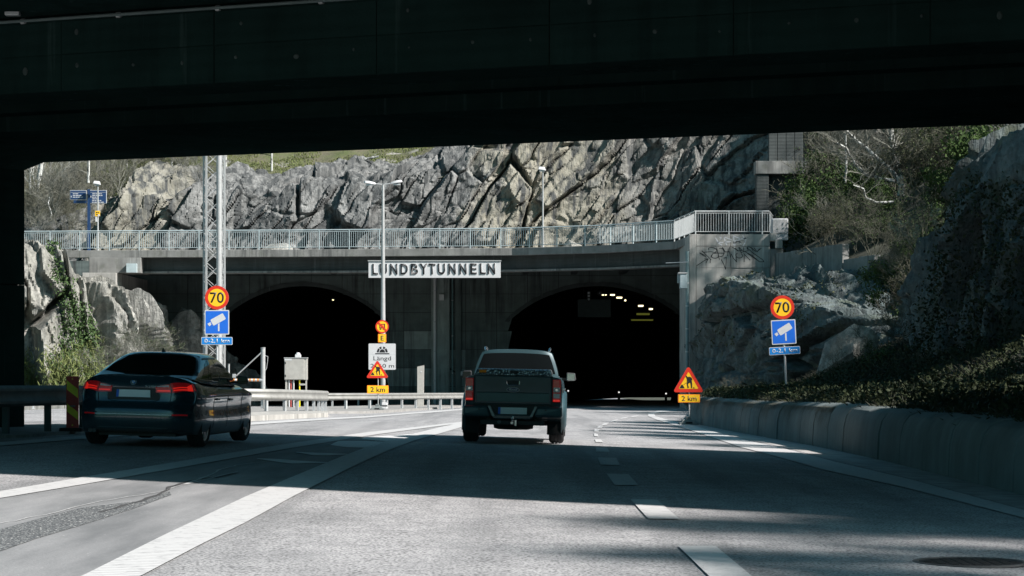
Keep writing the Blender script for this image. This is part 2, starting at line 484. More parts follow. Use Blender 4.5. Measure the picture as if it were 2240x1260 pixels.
# ---------------------------------------------------------------- overpass in the foreground
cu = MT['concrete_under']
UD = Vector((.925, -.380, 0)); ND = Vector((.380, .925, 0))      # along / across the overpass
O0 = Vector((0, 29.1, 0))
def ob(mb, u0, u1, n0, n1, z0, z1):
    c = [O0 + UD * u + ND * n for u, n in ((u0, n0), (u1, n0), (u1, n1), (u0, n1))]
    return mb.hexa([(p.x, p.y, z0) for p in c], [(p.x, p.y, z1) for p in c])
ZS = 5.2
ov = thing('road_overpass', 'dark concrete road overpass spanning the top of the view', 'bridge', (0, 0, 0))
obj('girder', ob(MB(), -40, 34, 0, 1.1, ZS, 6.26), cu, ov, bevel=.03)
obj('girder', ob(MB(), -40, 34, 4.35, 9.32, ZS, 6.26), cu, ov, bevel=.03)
dk = MB(); ob(dk, -40, 34, -5.2, 11.0, 6.262, 6.62)  # near overhang stretched out of view to lengthen the shadow on the road
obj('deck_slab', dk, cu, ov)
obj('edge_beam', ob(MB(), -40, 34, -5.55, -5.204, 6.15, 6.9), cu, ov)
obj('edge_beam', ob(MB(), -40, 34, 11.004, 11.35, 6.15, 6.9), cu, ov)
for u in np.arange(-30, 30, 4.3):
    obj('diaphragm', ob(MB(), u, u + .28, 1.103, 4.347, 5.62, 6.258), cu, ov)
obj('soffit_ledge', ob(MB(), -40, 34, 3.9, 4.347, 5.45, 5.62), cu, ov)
pm = MB()
a = O0 + UD * -40 + ND * -.07 + Vector((0, 0, 6.20)); b_ = O0 + UD * 34 + ND * -.07 + Vector((0, 0, 6.20))
pm.tube(a, b_, .022, n=8)
cd = obj('cable_conduit', pm, M('dull_conduit', (.12, .16, .16), .8), ov)
for u in np.arange(-12, 12, 1.55):
    c = O0 + UD * u + ND * -.04 + Vector((0, 0, 6.20))
    obj('pipe_clip', MB().tube(c - UD * .03, c + UD * .03, .04, n=8), MT['galv'], ov)
rnd = random.Random(5)
tie = None
tie_m = M('pale_mortar', (.045, .062, .06), .9, 0, .3, 14)
for k, u in enumerate(np.arange(-11.5, 9.5, .84)):
    for z in ((5.52,) if k % 3 else (5.52, 5.98)):
        c = O0 + UD * (u + rnd.uniform(-.05, .05)) + ND * -.026 + Vector((0, 0, z + rnd.uniform(-.03, .03)))
        if tie is None:
            tm = MB(); tm.tube((0, .006, 0), (0, -.004, 0), .032, .022, 10); tie = tm.mesh('form_tie_plug')
        o = obj('form_tie_plug', tie, tie_m, ov); o.location = c; o.rotation_euler = (0, 0, math.atan2(UD.y, UD.x)); s = rnd.uniform(.5, 1.3); o.scale = (s, 1, s * rnd.uniform(.8, 1.5))
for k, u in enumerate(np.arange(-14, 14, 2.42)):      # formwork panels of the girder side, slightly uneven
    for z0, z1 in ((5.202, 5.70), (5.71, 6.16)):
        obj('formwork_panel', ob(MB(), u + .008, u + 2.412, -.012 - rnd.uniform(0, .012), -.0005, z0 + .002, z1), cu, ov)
# junction box with cables at the top left
c = P(14, 20, 31.5)
jb = thing('junction_box', 'small grey junction box under the overpass slab in the top left corner', 'junction box', c)
obj('box_body', MB().box(.0, .2, -.12, .0, -.1, .06), MT['galv'], jb, bevel=.01)
obj('cable', MB().path([(-.3, -.06, .06), (-.15, -.06, .0), (0, -.06, -.02)], .012), MT['galv_light'], jb)

# abutments: near faces with panel joints, chamfered haunch under the girder
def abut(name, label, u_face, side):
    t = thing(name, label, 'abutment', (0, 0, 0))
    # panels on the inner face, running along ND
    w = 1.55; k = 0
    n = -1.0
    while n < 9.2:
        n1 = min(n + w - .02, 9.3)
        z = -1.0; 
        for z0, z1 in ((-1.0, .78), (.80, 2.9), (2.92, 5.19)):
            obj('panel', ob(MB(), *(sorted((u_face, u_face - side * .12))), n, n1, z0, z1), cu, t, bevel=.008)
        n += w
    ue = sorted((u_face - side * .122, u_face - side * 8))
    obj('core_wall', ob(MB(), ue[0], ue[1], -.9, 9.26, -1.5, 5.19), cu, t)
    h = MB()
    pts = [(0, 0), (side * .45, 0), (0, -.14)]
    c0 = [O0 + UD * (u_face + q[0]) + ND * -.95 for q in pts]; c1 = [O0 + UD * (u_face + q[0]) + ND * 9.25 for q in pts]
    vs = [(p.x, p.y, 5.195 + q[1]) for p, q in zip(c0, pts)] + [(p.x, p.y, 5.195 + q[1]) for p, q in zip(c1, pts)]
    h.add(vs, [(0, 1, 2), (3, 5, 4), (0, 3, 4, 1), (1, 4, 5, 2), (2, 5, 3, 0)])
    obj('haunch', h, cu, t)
    return t
e = (P(54, 352, 42.45) - O0); uL = e.x * UD.x + e.y * UD.y - .27
abut('overpass_abutment', 'dark concrete abutment of the overpass on the left edge', uL, 1)
abut('overpass_abutment', 'dark concrete abutment of the overpass just beyond the right edge', 12.9, -1)
# earth bank behind the right abutment that carries the overpass road
bk = MB()
ob(bk, 14.2, 60, -6, 14, -1, 6.25)
o = obj('embankment', bk, MT['soil']); o['kind'] = 'structure'
bk = MB(); ob(bk, -60, uL - 8.01, -6, 14, -1, 6.25)
o = obj('embankment', bk, MT['soil']); o['kind'] = 'structure'

# ---------------------------------------------------------------- guardrails
def wprof():
    # W-beam cross section: (out, z) from top
    return [(.0, .155), (.03, .15), (.075, .11), (.08, .075), (.035, .03), (.03, 0), (.035, -.03), (.08, -.075), (.075, -.11), (.03, -.15), (.0, -.155)]
def guardrail(label, pts, side=-1, h=.75, postgap=1.9, mat=None, group='steel guardrails left of the lanes', lip=0, kerb=0, prof=1.0, postmat=None):
    mat = mat or MT['rail_steel']
    t = thing('guardrail', label, 'guardrail', (0, 0, 0), 0, group)
    # densify the path
    W = [Vector((p[0], p[1])) for p in pts]
    D = []
    for a, b in zip(W[:-1], W[1:]):
        n = max(1, int((b - a).length / .8))
        for k in range(n): D.append(a.lerp(b, k / n))
    D.append(W[-1])
    # smooth
    for _ in range(6):
        D = [D[0]] + [(D[i - 1] + D[i] * 2 + D[i + 1]) / 4 for i in range(1, len(D) - 1)] + [D[-1]]
    pr = wprof(); n = len(pr)
    bm_ = MB(); vs = []; S = 0
    for i, q in enumerate(D):
        d = (D[min(i + 1, len(D) - 1)] - D[max(i - 1, 0)]).normalized(); nn = Vector((d.y, -d.x)) * side
        z = float(G(q.x, q.y)) + h - .16 * prof + kerb
        for o_, zz in pr: vs.append((q.x + nn.x * (o_ + .06), q.y + nn.y * (o_ + .06), z + zz * prof))
        for o_, zz in reversed(pr): vs.append((q.x + nn.x * (o_ + .048), q.y + nn.y * (o_ + .048), z + zz * prof * .99))
    m = 2 * n
    fs = [(i * m + k, i * m + (k + 1) % m, (i + 1) * m + (k + 1) % m, (i + 1) * m + k) for i in range(len(D) - 1) for k in range(m)]
    fs += [tuple(range(m)), tuple(range(len(vs) - 1, len(vs) - m - 1, -1))]
    bm_.add(vs, fs)
    obj('rail_beam', bm_, mat, t, smooth=35)
    # posts
    pm_ = None; acc = 0; last = D[0]; nxt = .3
    for i in range(1, len(D)):
        seg = (D[i] - D[i - 1]).length
        while acc + seg > nxt:
            q = D[i - 1].lerp(D[i], (nxt - acc) / seg)
            d = (D[i] - D[i - 1]).normalized()
            if pm_ is None:
                hh = h + kerb - .02
                x = MB().box(-.05, .05, -.05, -.042, 0, hh).box(-.05, .05, .042, .05, 0, hh).box(-.05, -.042, -.042, .042, 0, hh)
                x.box(-.09, .09, -.08, .08, -.01, .012)
                pm_ = x.mesh('post')
            o = obj('post', pm_, postmat or MT['galv'], t)
            o.location = (q.x - (-side) * 0, q.y, float(G(q.x, q.y)) + .012); o.rotation_euler = (0, 0, math.atan2(d.y, d.x))
            nxt += postgap
        acc += seg
    return t
# near one beside the striped marker, its steel darkened in colour for the shade
def gp(px, Y): return ((px - 1120) * Y / F, Y)
guardrail('dark steel guardrail in front of the abutment at the left edge', [gp(-160, 34), gp(-40, 37.5), gp(100, 40), gp(240, 44), gp(330, 50)], 1, .86, 2.0, group=None, prof=1.15, mat=M('shade_dark_guardrail_steel', (.10, .13, .13), .7, .1, .25, 3), postmat=M('shade_dark_post_steel', (.05, .07, .07), .8, .1, .2, 3))
guardrail('pale steel guardrail on close-set posts right behind the dark saloon', [gp(300, 84), gp(420, 81), gp(553, 80), gp(620, 82), gp(690, 86), gp(712, 90)], 1, .80, 1.25, prof=1.25, kerb=.1)
guardrail('long pale steel guardrail running to the tunnel mouths behind the pickup', [gp(560, 104), gp(700, 103), gp(800, 106), gp(900, 112), gp(1015, 121), gp(1090, 130), gp(1112, 144)], 1, .75, 2.1, kerb=.1)
guardrail('thin steel guardrail on the far side of the traffic island', [gp(60, 120), gp(300, 122), gp(500, 124), gp(640, 128), gp(760, 140), gp(820, 146)], 1, .70, 3.0, kerb=.0)
# raised concrete traffic island with kerbs
def island(name, label, A, B, h, mat):
    Aw = [ground_at(*p) for p in A]; Bw = [ground_at(*p) for p in B]
    nb = MB(); top = []; n = len(Aw)
    va = [(x, y, float(G(x, y)) + h) for x, y in Aw]; vb = [(x, y, float(G(x, y)) + h) for x, y in Bw]
    va0 = [(x, y, z - h - .1) for x, y, z in va]; vb0 = [(x, y, z - h - .1) for x, y, z in vb]
    nb.add(va + vb, [(i, i + 1, n + i + 1, n + i) for i in range(n - 1)])
    nb.add(va0 + va, [(i, i + 1, n + i + 1, n + i) for i in range(n - 1)])
    nb.add(vb0 + vb, [(i, i + 1, n + i + 1, n + i) for i in range(n - 1)])
    nb.add([va[0], vb[0], vb0[0], va0[0]], [(0, 1, 2, 3)]); nb.add([va[-1], vb[-1], vb0[-1], va0[-1]], [(0, 1, 2, 3)])
    o = obj(name, nb, mat); o['kind'] = 'structure'; o['label'] = label; return o
MT['island'] = M('pale_paving', (.27, .265, .255), .9, 0, .2, 2.5, .3, 40)
island('traffic_island', 'pale concrete traffic island under the guardrails', [(300, 935), (555, 915), (640, 911), (720, 905), (800, 905), (900, 899), (1000, 891.5), (1100, 888)],
       [(300, 903), (555, 896), (640, 894), (720, 893), (800, 891), (900, 889), (1000, 887), (1100, 885.5)], .10, MT['island'])
island('kerb', 'low concrete kerb slab below the close-set guardrail posts', [(300, 938), (555, 921), (640, 916.5), (718, 912.5)], [(300, 927), (555, 911.5), (640, 909), (718, 907.5)], .14, MT['concrete_light'])
island('kerb', 'dark kerb along the left edge below the near guardrail', [(-100, 962), (60, 957), (150, 950), (260, 940)], [(-100, 930), (60, 934), (150, 932), (260, 926)], .05, MT['concrete_mid'])

# ---------------------------------------------------------------- concrete barrier on the right, one moulded segment after another
bt = thing('concrete_barrier', 'curved-top concrete barrier wall along the right shoulder', 'barrier', (0, 0, 0))
def bx(y): return 6.12 - .004 * (y - 28) if y < 78 else 6.0
bprof = [(0, -.15), (.0, .12), (.02, .45), (.07, .66), (.17, .79), (.32, .85), (.9, .88), (.9, -.15)]
y = 14.0; rnd = random.Random(3); i = 0
while y < 77.5:
    L = 2.0 if y > 24 else 2.0
    jit = rnd.uniform(-.02, .02); hz = rnd.uniform(-.02, .015)
    ys = np.linspace(y + .022, y + L - .022, 3); vs = []
    for yy in ys:
        g = float(G(6.2, yy)); taper = min(1, (78.2 - yy) / 1.2)
        for o_, zz in bprof: vs.append((bx(yy) + jit + o_ + (1 - taper) * .5, yy, g + (zz + hz) * (.7 + .3 * taper)))
    n = len(bprof)
    fs = [(k * n + j, k * n + (j + 1) % n, (k + 1) * n + (j + 1) % n, (k + 1) * n + j) for k in range(2) for j in range(n)]
    fs += [tuple(range(n)), tuple(range(3 * n - 1, 2 * n - 1, -1))]
    obj('barrier_segment', MB().add(vs, fs), MT['barrier'], bt, smooth=40, bevel=.012)
    y += L; i += 1
# ---------------------------------------------------------------- tunnel portal wall with two arched openings
YF = 148.0
ZG = float(G(0, YF))
arches = [(-13.55, 5.35), (5.55, 5.75)]       # centre, half width
def arch_h(x):
    for c, w in arches:
        t = (x - c) / w
        if abs(t) < 1: return 4.2 + 2.35 * (1 - t * t) ** .85
    return -99
pw = thing('tunnel_portal_wall', 'dark streaked concrete portal wall around the two tunnel mouths', 'tunnel portal', (0, 0, 0))
MT['portal_a'] = concrete('portal_concrete', (.13, .16, .155), .5, boards=.9)
MT['portal_b'] = concrete('portal_concrete_pale', (.30, .35, .335), .45, boards=.9)
rnd = random.Random(11)
rows = [ZG - .1, .05, 1.25, 2.45, 3.65, 4.85, 6.05, 7.25, 8.2]
xs = list(np.arange(-31, 15.1, 2.0))
back = MB()
for xa, xb in zip(xs[:-1], xs[1:]):
    for za, zb in zip(rows[:-1], rows[1:]):
        sub = 9
        X = np.linspace(xa + .018, xb - .018, sub)
        lo = [max(za + .015, arch_h(x)) for x in X]
        hi = zb - .015
        jit = rnd.uniform(0, .022)
        run = []
        pm_ = MB(); any_ = False
        for i in range(sub - 1):
            l0, l1 = lo[i], lo[i + 1]
            if l0 >= hi - .01 and l1 >= hi - .01: continue
            l0 = min(l0, hi - .004); l1 = min(l1, hi - .004)
            any_ = True
            y0 = YF - jit; y1 = YF + .32
            a = [(X[i], y0, l0), (X[i + 1], y0, l1), (X[i + 1], y1, l1), (X[i], y1, l0)]
            b = [(X[i], y0, hi), (X[i + 1], y0, hi), (X[i + 1], y1, hi), (X[i], y1, hi)]
            o_ = len(pm_.v); pm_.v += [tuple(map(float, p)) for p in a + b]
            F_ = [(0, 3, 2, 1), (4, 5, 6, 7), (0, 1, 5, 4), (2, 3, 7, 6)]
            pm_.f += [tuple(o_ + q for q in f) for f in F_]
            if i == 0: pm_.f.append((o_ + 3, o_ + 0, o_ + 4, o_ + 7))
            if i == sub - 2: pm_.f.append((o_ + 1, o_ + 2, o_ + 6, o_ + 5))
        if any_: obj('panel', pm_, MT['portal_b'] if (za < 2.5 and rnd.random() < .6) else MT['portal_a'], pw, fix=False)
# backing seen through the joints
for xa, xb in zip(np.arange(-31, 15, .5)[:-1], np.arange(-31, 15, .5)[1:]):
    lo = max(ZG - .1, arch_h(xa), arch_h(xb)) + (.03 if max(arch_h(xa), arch_h(xb)) > 0 else 0)
    back.box(xa, xb, YF + .10, YF + .30, lo, 8.15)
obj('backing_wall', back, MT['black'], pw)
# rough concrete rim round each arch
for c, w in arches:
    rim = MB(); n = 60
    T = [c + w * math.cos(math.pi * k / n) for k in range(n + 1)]
    pts = [(x, arch_h(min(max(x, c - w * .9995), c + w * .9995)) ) for x in T]
    vs = []
    for (x, z) in pts:
        dx, dz = (x - c) / w, max(.15, (z - 3.4) / 3.4); l = math.hypot(dx, dz); dx /= l; dz /= l
        t_ = .24 + .07 * rnd.random()
        vs += [(x, YF - .10, z), (x + dx * t_, YF - .07, z + dz * t_), (x + dx * t_, YF + .05, z + dz * t_), (x, YF + .4, z)]
    rim.add(vs, [(4 * i + j, 4 * i + (j + 1) % 4, 4 * i + 4 + (j + 1) % 4, 4 * i + 4 + j) for i in range(n) for j in range(4)])
    obj('arch_rim', rim, MT['concrete_dark'], pw, smooth=60)
# pilaster, pipes and box in the middle
def fx(px): return (px - 1120) * YF / F
def fz(py): return CAMZ - (py - 800) * YF / F
obj('pilaster', MB().box(fx(944), fx(984), YF - .45, YF - .03, ZG - .1, 8.1), MT['portal_b'], pw, bevel=.04)
obj('pilaster', MB().box(fx(984) + .35, fx(984) + .75, YF - .22, YF - .03, ZG - .1, 8.1), MT['portal_a'], pw, bevel=.04)
dp = thing('downpipe', 'pale white downpipe on the pilaster left of the pickup', 'drainpipe', (fx(952), YF - .55, 0))
obj('pipe', MB().tube((0, 0, ZG), (0, 0, 7.6), .10, n=12), MT['lampwhite'], dp, smooth=60)
for z in (.4, 2.3, 4.2, 6.2): obj('bracket', MB().tube((0, 0, z), (0, 0, z + .06), .13, n=12), MT['galv'], dp)
dp = thing('downpipe', 'thin dark teal pipe on the portal wall right of the pilaster', 'drainpipe', (fx(990), YF - .30, 0))
obj('pipe', MB().tube((0, 0, ZG), (0, 0, 7.6), .05, n=10), M('teal_pipe', (.12, .22, .23), .5), dp, smooth=60)
for z in (.9, 3.3, 5.6): obj('bracket', MB().tube((0, 0, z), (0, 0, z + .05), .07, n=10), MT['galv'], dp)
wb_ = thing('wall_box', 'small white box high on the portal pilaster', 'wall box', (fx(967), YF - .60, fz(651)))
obj('box_body', MB().box(-.16, .16, -.14, .14, -.2, .2), MT['white'], wb_, bevel=.02)
obj('box_lid', MB().box(-.14, .14, -.17, -.143, -.18, .18), MT['lampwhite'], wb_, bevel=.01)
ct = thing('cable_tray', 'cable run across the portal wall above the pickup', 'cable tray', (0, 0, 0))
tr = MB(); tr.path([(fx(985), YF - .07, 1.2), (fx(1000), YF - .07, .9), (fx(1030), YF - .07, .85)], .05)
obj('cable', tr, MT['rubber'], ct)
obj('floodlight', MB().box(fx(1008), fx(1018), YF - .35, YF - .08, .75, 1.05), MT['galv_light'], ct, bevel=.03)

# tunnel tubes behind the portal
MT['tun'] = concrete('dark_tunnel_lining', (.035, .038, .038), .3, rough=.95)  # dark concrete colour for the tube walls
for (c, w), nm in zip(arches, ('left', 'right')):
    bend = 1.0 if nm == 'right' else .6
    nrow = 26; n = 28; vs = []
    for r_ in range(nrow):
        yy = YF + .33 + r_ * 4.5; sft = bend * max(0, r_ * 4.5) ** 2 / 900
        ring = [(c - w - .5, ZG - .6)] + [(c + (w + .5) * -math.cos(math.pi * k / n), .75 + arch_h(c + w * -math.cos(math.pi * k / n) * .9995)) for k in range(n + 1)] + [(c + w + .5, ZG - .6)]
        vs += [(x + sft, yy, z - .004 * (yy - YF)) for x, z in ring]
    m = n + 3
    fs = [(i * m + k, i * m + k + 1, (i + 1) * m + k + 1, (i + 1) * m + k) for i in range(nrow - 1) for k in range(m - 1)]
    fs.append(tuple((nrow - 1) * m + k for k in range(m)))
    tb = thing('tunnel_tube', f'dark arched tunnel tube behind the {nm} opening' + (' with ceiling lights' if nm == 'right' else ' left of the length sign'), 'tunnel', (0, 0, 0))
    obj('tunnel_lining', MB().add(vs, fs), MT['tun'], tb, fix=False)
# lights and signs hanging in the right tube
m, t, b = nt('lit_tunnel_lamp'); b.inputs['Emission Color'].default_value = (1, .88, .50, 1); b.inputs['Emission Strength'].default_value = 1.5; b.inputs['Base Color'].default_value = (.8, .8, .7, 1); MT['lamp_on'] = m
m, t, b = nt('dim_tunnel_lamp'); b.inputs['Emission Color'].default_value = (.75, .8, .12, 1); b.inputs['Emission Strength'].default_value = .05; b.inputs['Base Color'].default_value = (.6, .6, .3, 1); MT['lamp_dim'] = m
m, t, b = nt('reflector_white'); b.inputs['Emission Color'].default_value = (1, 1, .95, 1); b.inputs['Emission Strength'].default_value = .6; MT['reflector_glow'] = m  # reflectors given an added glow in place of returned light
def tlamp(px, py, Y, w, h, mat, label):
    p = P(px, py, Y); t_ = thing('tunnel_lamp', label, 'tunnel lamp', p, 0, 'lamps under the tunnel ceiling')
    obj('lamp_housing', MB().box(-w * .55, w * .55, -.02, .5, h * .55, h * .55 + .12), MT['dark_plastic'], t_)
    obj('lamp_diffuser', MB().box(-w / 2, w / 2, 0, .4, -h / 2, h / 2), mat, t_, bevel=.03)
for (px, py, Y, w, h, mt_, lb) in [
    (1322, 645, 158, .33, .06, 'lamp_on', 'leftmost lit lamp under the right tunnel ceiling'),
    (1340, 645, 163, .33, .09, 'lamp_on', 'second lit lamp from the left under the right tunnel ceiling'),
    (1355, 651, 168, .42, .11, 'lamp_on', 'third lit lamp from the left under the right tunnel ceiling'),
    (1368, 657, 172, .12, .12, 'lamp_on', 'smallest lit lamp in the middle of the row under the tunnel ceiling'),
    (1402, 669, 180, .40, .12, 'lamp_on', 'lit lamp just above the dim yellow bars'),
    (1424, 676, 186, .30, .12, 'lamp_on', 'rightmost lit lamp under the tunnel ceiling'),
    (1407, 687, 192, 1.1, .16, 'lamp_dim', 'upper dim yellow light bar in the right tunnel'),
    (1405, 700, 198, 1.9, .12, 'lamp_dim', 'lower dim yellow light bar in the right tunnel')]:
    tlamp(px, py, Y, w, h, MT[mt_], lb)
tlamp(728, 656, 156, .12, .05, MT['lamp_on'], 'tiny lit lamp under the left tunnel ceiling')
for px, py, lb in ((1243, 855, 'small white reflector beside the pickup mirror'), (1354, 858, 'small white reflector in the middle of the right tunnel'), (1457, 861, 'small white reflector near the right roadworks sign')):
    p = P(px, py, 172); t_ = thing('marker_reflector', lb, 'marker light', p, 0, 'white reflectors along the tunnel floor')
    obj('lens', MB().tube((0, 0, 0), (0, .06, 0), .06, n=10), MT['reflector_glow'], t_); obj('housing', MB().box(-.09, .09, .05, .16, -1.0, .1), MT['dark_plastic'], t_)
p = P(1300, 674, 154)
gs = thing('tunnel_gantry_sign', 'unlit dark rectangular sign hanging in the right tunnel mouth', 'sign', p)
obj('sign_panel', MB().box(-1.12, 1.12, 0, .15, -.62, .60), M('dark_panel', (.05, .07, .07), .6), gs, bevel=.02)
for x in (-.7, .7): obj('hanger', MB().tube((x, .07, .6), (x, .07, 1.3), .03), MT['dark_plastic'], gs)
p = P(1288, 648, 152)
tl = thing('lane_signal', 'unlit traffic signal hanging under the right tunnel arch', 'traffic signal', p)
obj('signal_body', MB().box(-.12, .12, 0, .2, -.35, .35), MT['dark_plastic'], tl, bevel=.02)
for z in (-.2, 0.02, .22): obj('lens', MB().tube((0, -.02, z), (0, .01, z), .07, n=12), MT['galv'], tl)
p = P(1312, 641, 152)
cf = thing('ceiling_fan_unit', 'round ventilator hanging beside the lane signal in the right tunnel', 'fan', p)
obj('fan_casing', MB().disc(0, 0, .16, 0, .6, 20, .11), MT['dark_plastic'], cf); obj('fan_hub', MB().disc(0, 0, .05, .1, .5, 12), MT['galv'], cf)

# ---------------------------------------------------------------- bridge deck over the mouths
DE = [(-30.5, 137.6), (-26, 137.2), (-12, 136.0), (0, 134.3), (5, 131.6), (9.05, 127.2), (9.5, 120.2)]
ZD = 8.3
fb = thing('portal_bridge', 'concrete road deck with a dark girder crossing above the tunnel mouths', 'bridge', (0, 0, 0))
def band(pts, off0, off1, z0, z1):
    """a wall of the given thickness following the deck edge; offsets are measured backwards (+Y side)"""
    mb = MB(); W = [Vector(p) for p in pts]; A = []; B = []
    for i, q in enumerate(W):
        d = (W[min(i + 1, len(W) - 1)] - W[max(i - 1, 0)]).normalized(); n = Vector((-d.y, d.x))
        A.append(q + n * off0); B.append(q + n * off1)
    vs = [(p.x, p.y, z) for z in (z0, z1) for p in A] + [(p.x, p.y, z) for z in (z0, z1) for p in B]
    k = len(W); fs = []
    for i in range(k - 1):
        a0, a1, b0, b1 = i, i + k, i + 2 * k, i + 3 * k
        fs += [(a0, a0 + 1, a1 + 1, a1), (b0, b1, b1 + 1, b0 + 1), (a1, a1 + 1, b1 + 1, b1), (a0, b0, b0 + 1, a0 + 1)]
    fs += [(0, k, 3 * k, 2 * k), (k - 1, 3 * k - 1, 4 * k - 1, 2 * k - 1)]
    return mb.add(vs, fs)
obj('edge_beam', band(DE[1:], 0, .45, ZD - .42, ZD + .02), MT['concrete_mid'], fb, bevel=.02)
obj('edge_beam', band(DE[:2], 0, .45, ZD - .42, ZD + .02), MT['concrete_mid'], fb, bevel=.02)
obj('girder', band([(-23.4, 137.0)] + DE[2:6], .9, 1.7, ZD - 1.22, ZD - .30), MT['concrete_dark'], fb)
obj('girder_flange', band([(-23.4, 137.0)] + DE[2:6], .75, 1.85, ZD - 1.34, ZD - 1.222), MT['concrete_mid'], fb)
sl = MB(); pts = DE[1:] + [(13.7, 120.2), (15, 135), (15, 150), (-26, 150)]
vs = [(x, y + .452, ZD - .30) for x, y in pts] + [(x, y + .452, ZD - .04) for x, y in pts]; n = len(pts)
sl.add(vs, [tuple(range(n)), tuple(range(2 * n - 1, n - 1, -1))] + [(i, (i + 1) % n, n + (i + 1) % n, n + i) for i in range(n)])
obj('deck_slab', sl, MT['concrete_mid'], fb)
for x in np.arange(-21, 8, 3.1):
    obj('crossbeam', MB().box(x, x + .35, 139.0, YF - .05, ZD - 1.0, ZD - .302), MT['concrete_dark'], fb)
# left support
la = thing('bridge_abutment', 'pale concrete abutment block below the left end of the bridge deck', 'abutment', (0, 0, 0))
obj('bearing_block', MB().box(-25.3, -22.2, 136.7, 140, ZD - 1.35, ZD - .43), MT['concrete_mid'], la, bevel=.02)
obj('abutment_wall', MB().box(-25.6, -23.6, 136.2, 148, -1.5, ZD - 1.36), MT['concrete_light'], la, bevel=.02)
obj('pedestal', MB().box(-23.0, -22.4, 136.3, 136.69, ZD - 1.34, ZD - .8), MT['rail_paint'], la)
# right corner block: column, framed panels, side face, stair blocks
pb = thing('corner_block', 'pale concrete corner block with graffiti at the right end of the bridge', 'concrete pier', (0, 0, 0))
YB = 120.0
def bxx(px): return (px - 1120) * YB / F
def bzz(py): return CAMZ - (py - 800) * YB / F
cl = MT['concrete_light']
obj('column', MB().box(bxx(1508), bxx(1523) - .015, YB - .02, YB + 7.0, -1.6, ZD), cl, pb, bevel=.015)
obj('column_foot', MB().box(bxx(1523), bxx(1600), YB + .001, YB + 2.0, -1.6, bzz(586) - .012), cl, pb, bevel=.015)
obj('panel', MB().box(bxx(1523), bxx(1598.5) - .012, YB, YB + .6, bzz(538.5) + .012, ZD), cl, pb, bevel=.01)
obj('panel', MB().box(bxx(1598.5) + .012, bxx(1684), YB, YB + .6, bzz(538.5) + .012, ZD), cl, pb, bevel=.01)
obj('panel', MB().box(bxx(1523), bxx(1598.5) - .012, YB, YB + .6, bzz(586), bzz(538.5) - .012), cl, pb, bevel=.01)
obj('panel', MB().box(bxx(1598.5) + .012, bxx(1684), YB, YB + .6, bzz(586), bzz(538.5) - .012), cl, pb, bevel=.01)
obj('panel', MB().box(bxx(1600) + .01, bxx(1684), YB + .03, YB + .6, 1.0, bzz(586) - .012), cl, pb, bevel=.01)
obj('backing_wall', MB().box(bxx(1523), bxx(1683), YB + .602, YB + 7, -1.0, ZD - .32), MT['concrete_dark'], pb)
obj('stair_block', MB().box(bxx(1684) + .01, bxx(1697), YB - .25, YB + .5, bzz(527), bzz(510)), cl, pb, bevel=.01)
obj('stair_block', MB().box(bxx(1694), bxx(1709), YB - .55, YB - .252, bzz(544), bzz(525)), cl, pb, bevel=.01)
obj('stair_block', MB().box(bxx(1684) + .01, bxx(1712), YB - .24, YB + .6, 3, bzz(545)), MT['concrete_mid'], pb, bevel=.01)
# graffiti strokes read off the photograph (zoomed crop pixel coordinates)
def gstroke(pts, w, mat, name):
    mb = MB(); W = [Vector((bxx(1500 + x / 10.18), bzz(500 + y / 10.18))) for x, y in pts]
    for a, b in zip(W[:-1], W[1:]):
        d = (b - a)
        if d.length < 1e-5: continue
        d.normalize(); n = Vector((-d.y, d.x)) * w; a2 = a - d * w * .6; b2 = b + d * w * .6
        mb.prism([(a2.x - n.x, a2.y - n.y), (b2.x - n.x, b2.y - n.y), (b2.x + n.x, b2.y + n.y), (a2.x + n.x, a2.y + n.y)], YB - .004, YB + .002)
    return mb
def arc(cx, cy, rx, ry, a0, a1, n=12, rot=0):
    out = []
    for k in range(n + 1):
        t_ = R(a0 + (a1 - a0) * k / n); x = rx * math.cos(t_); y = ry * math.sin(t_)
        out.append((cx + x * math.cos(R(rot)) - y * math.sin(R(rot)), cy + x * math.sin(R(rot)) + y * math.cos(R(rot))))
    return out
bs = [[(240, 830), (300, 790), (420, 710), (500, 675)], [(500, 675), (420, 675)], [(500, 675), (455, 760)], [(310, 540), (390, 600), (460, 635)], [(310, 540), (440, 600)],
      [(360, 495), (470, 600), (565, 695)], [(360, 495), (415, 540)], [(420, 525), (560, 515), (700, 545), (860, 550)], arc(600, 470, 95, 45, 150, 400, 14, 15), [(560, 640), (600, 560), (690, 545)],
      arc(650, 610, 80, 50, 200, -20, 14), [(690, 430), (720, 560), (750, 690)], arc(780, 530, 75, 95, -110, 110, 14), [(820, 420), (880, 520), (970, 515)], [(945, 450), (935, 605)], [(545, 690), (545, 765)],
      [(790, 690), (850, 800), (885, 905)], [(890, 905), (905, 640), (850, 660)], [(985, 410), (965, 500), (1000, 640)], [(1015, 570), (1060, 660), (1135, 745)],
      [(1030, 410), (1180, 500), (1270, 480)], [(1110, 440), (1150, 500)], [(1190, 420), (1260, 490)], [(1240, 540), (1180, 420)], [(1225, 530), (1400, 490)], arc(1190, 600, 75, 55, -60, 230, 16, 10), [(1120, 570), (1130, 740)],
      [(1290, 420), (1290, 520)], [(1300, 600), (1300, 740)], [(1290, 560), (1430, 700)], [(1330, 520), (1480, 600), (1640, 740)], [(1370, 430), (1480, 530), (1720, 700), (1740, 740), (1640, 740)], arc(1430, 450, 70, 35, 120, 380, 14, 20),
      [(1440, 420), (1560, 510)], [(1520, 430), (1590, 520), (1640, 450)], [(1600, 500), (1680, 440)], [(1380, 560), (1500, 640), (1620, 720)]]
gm = MB()
for s_ in bs:
    q = gstroke(s_, .018, None, ''); gm.add(q.v, q.f)
obj('black_graffiti', gm, MT['black'], pb, fix=False)
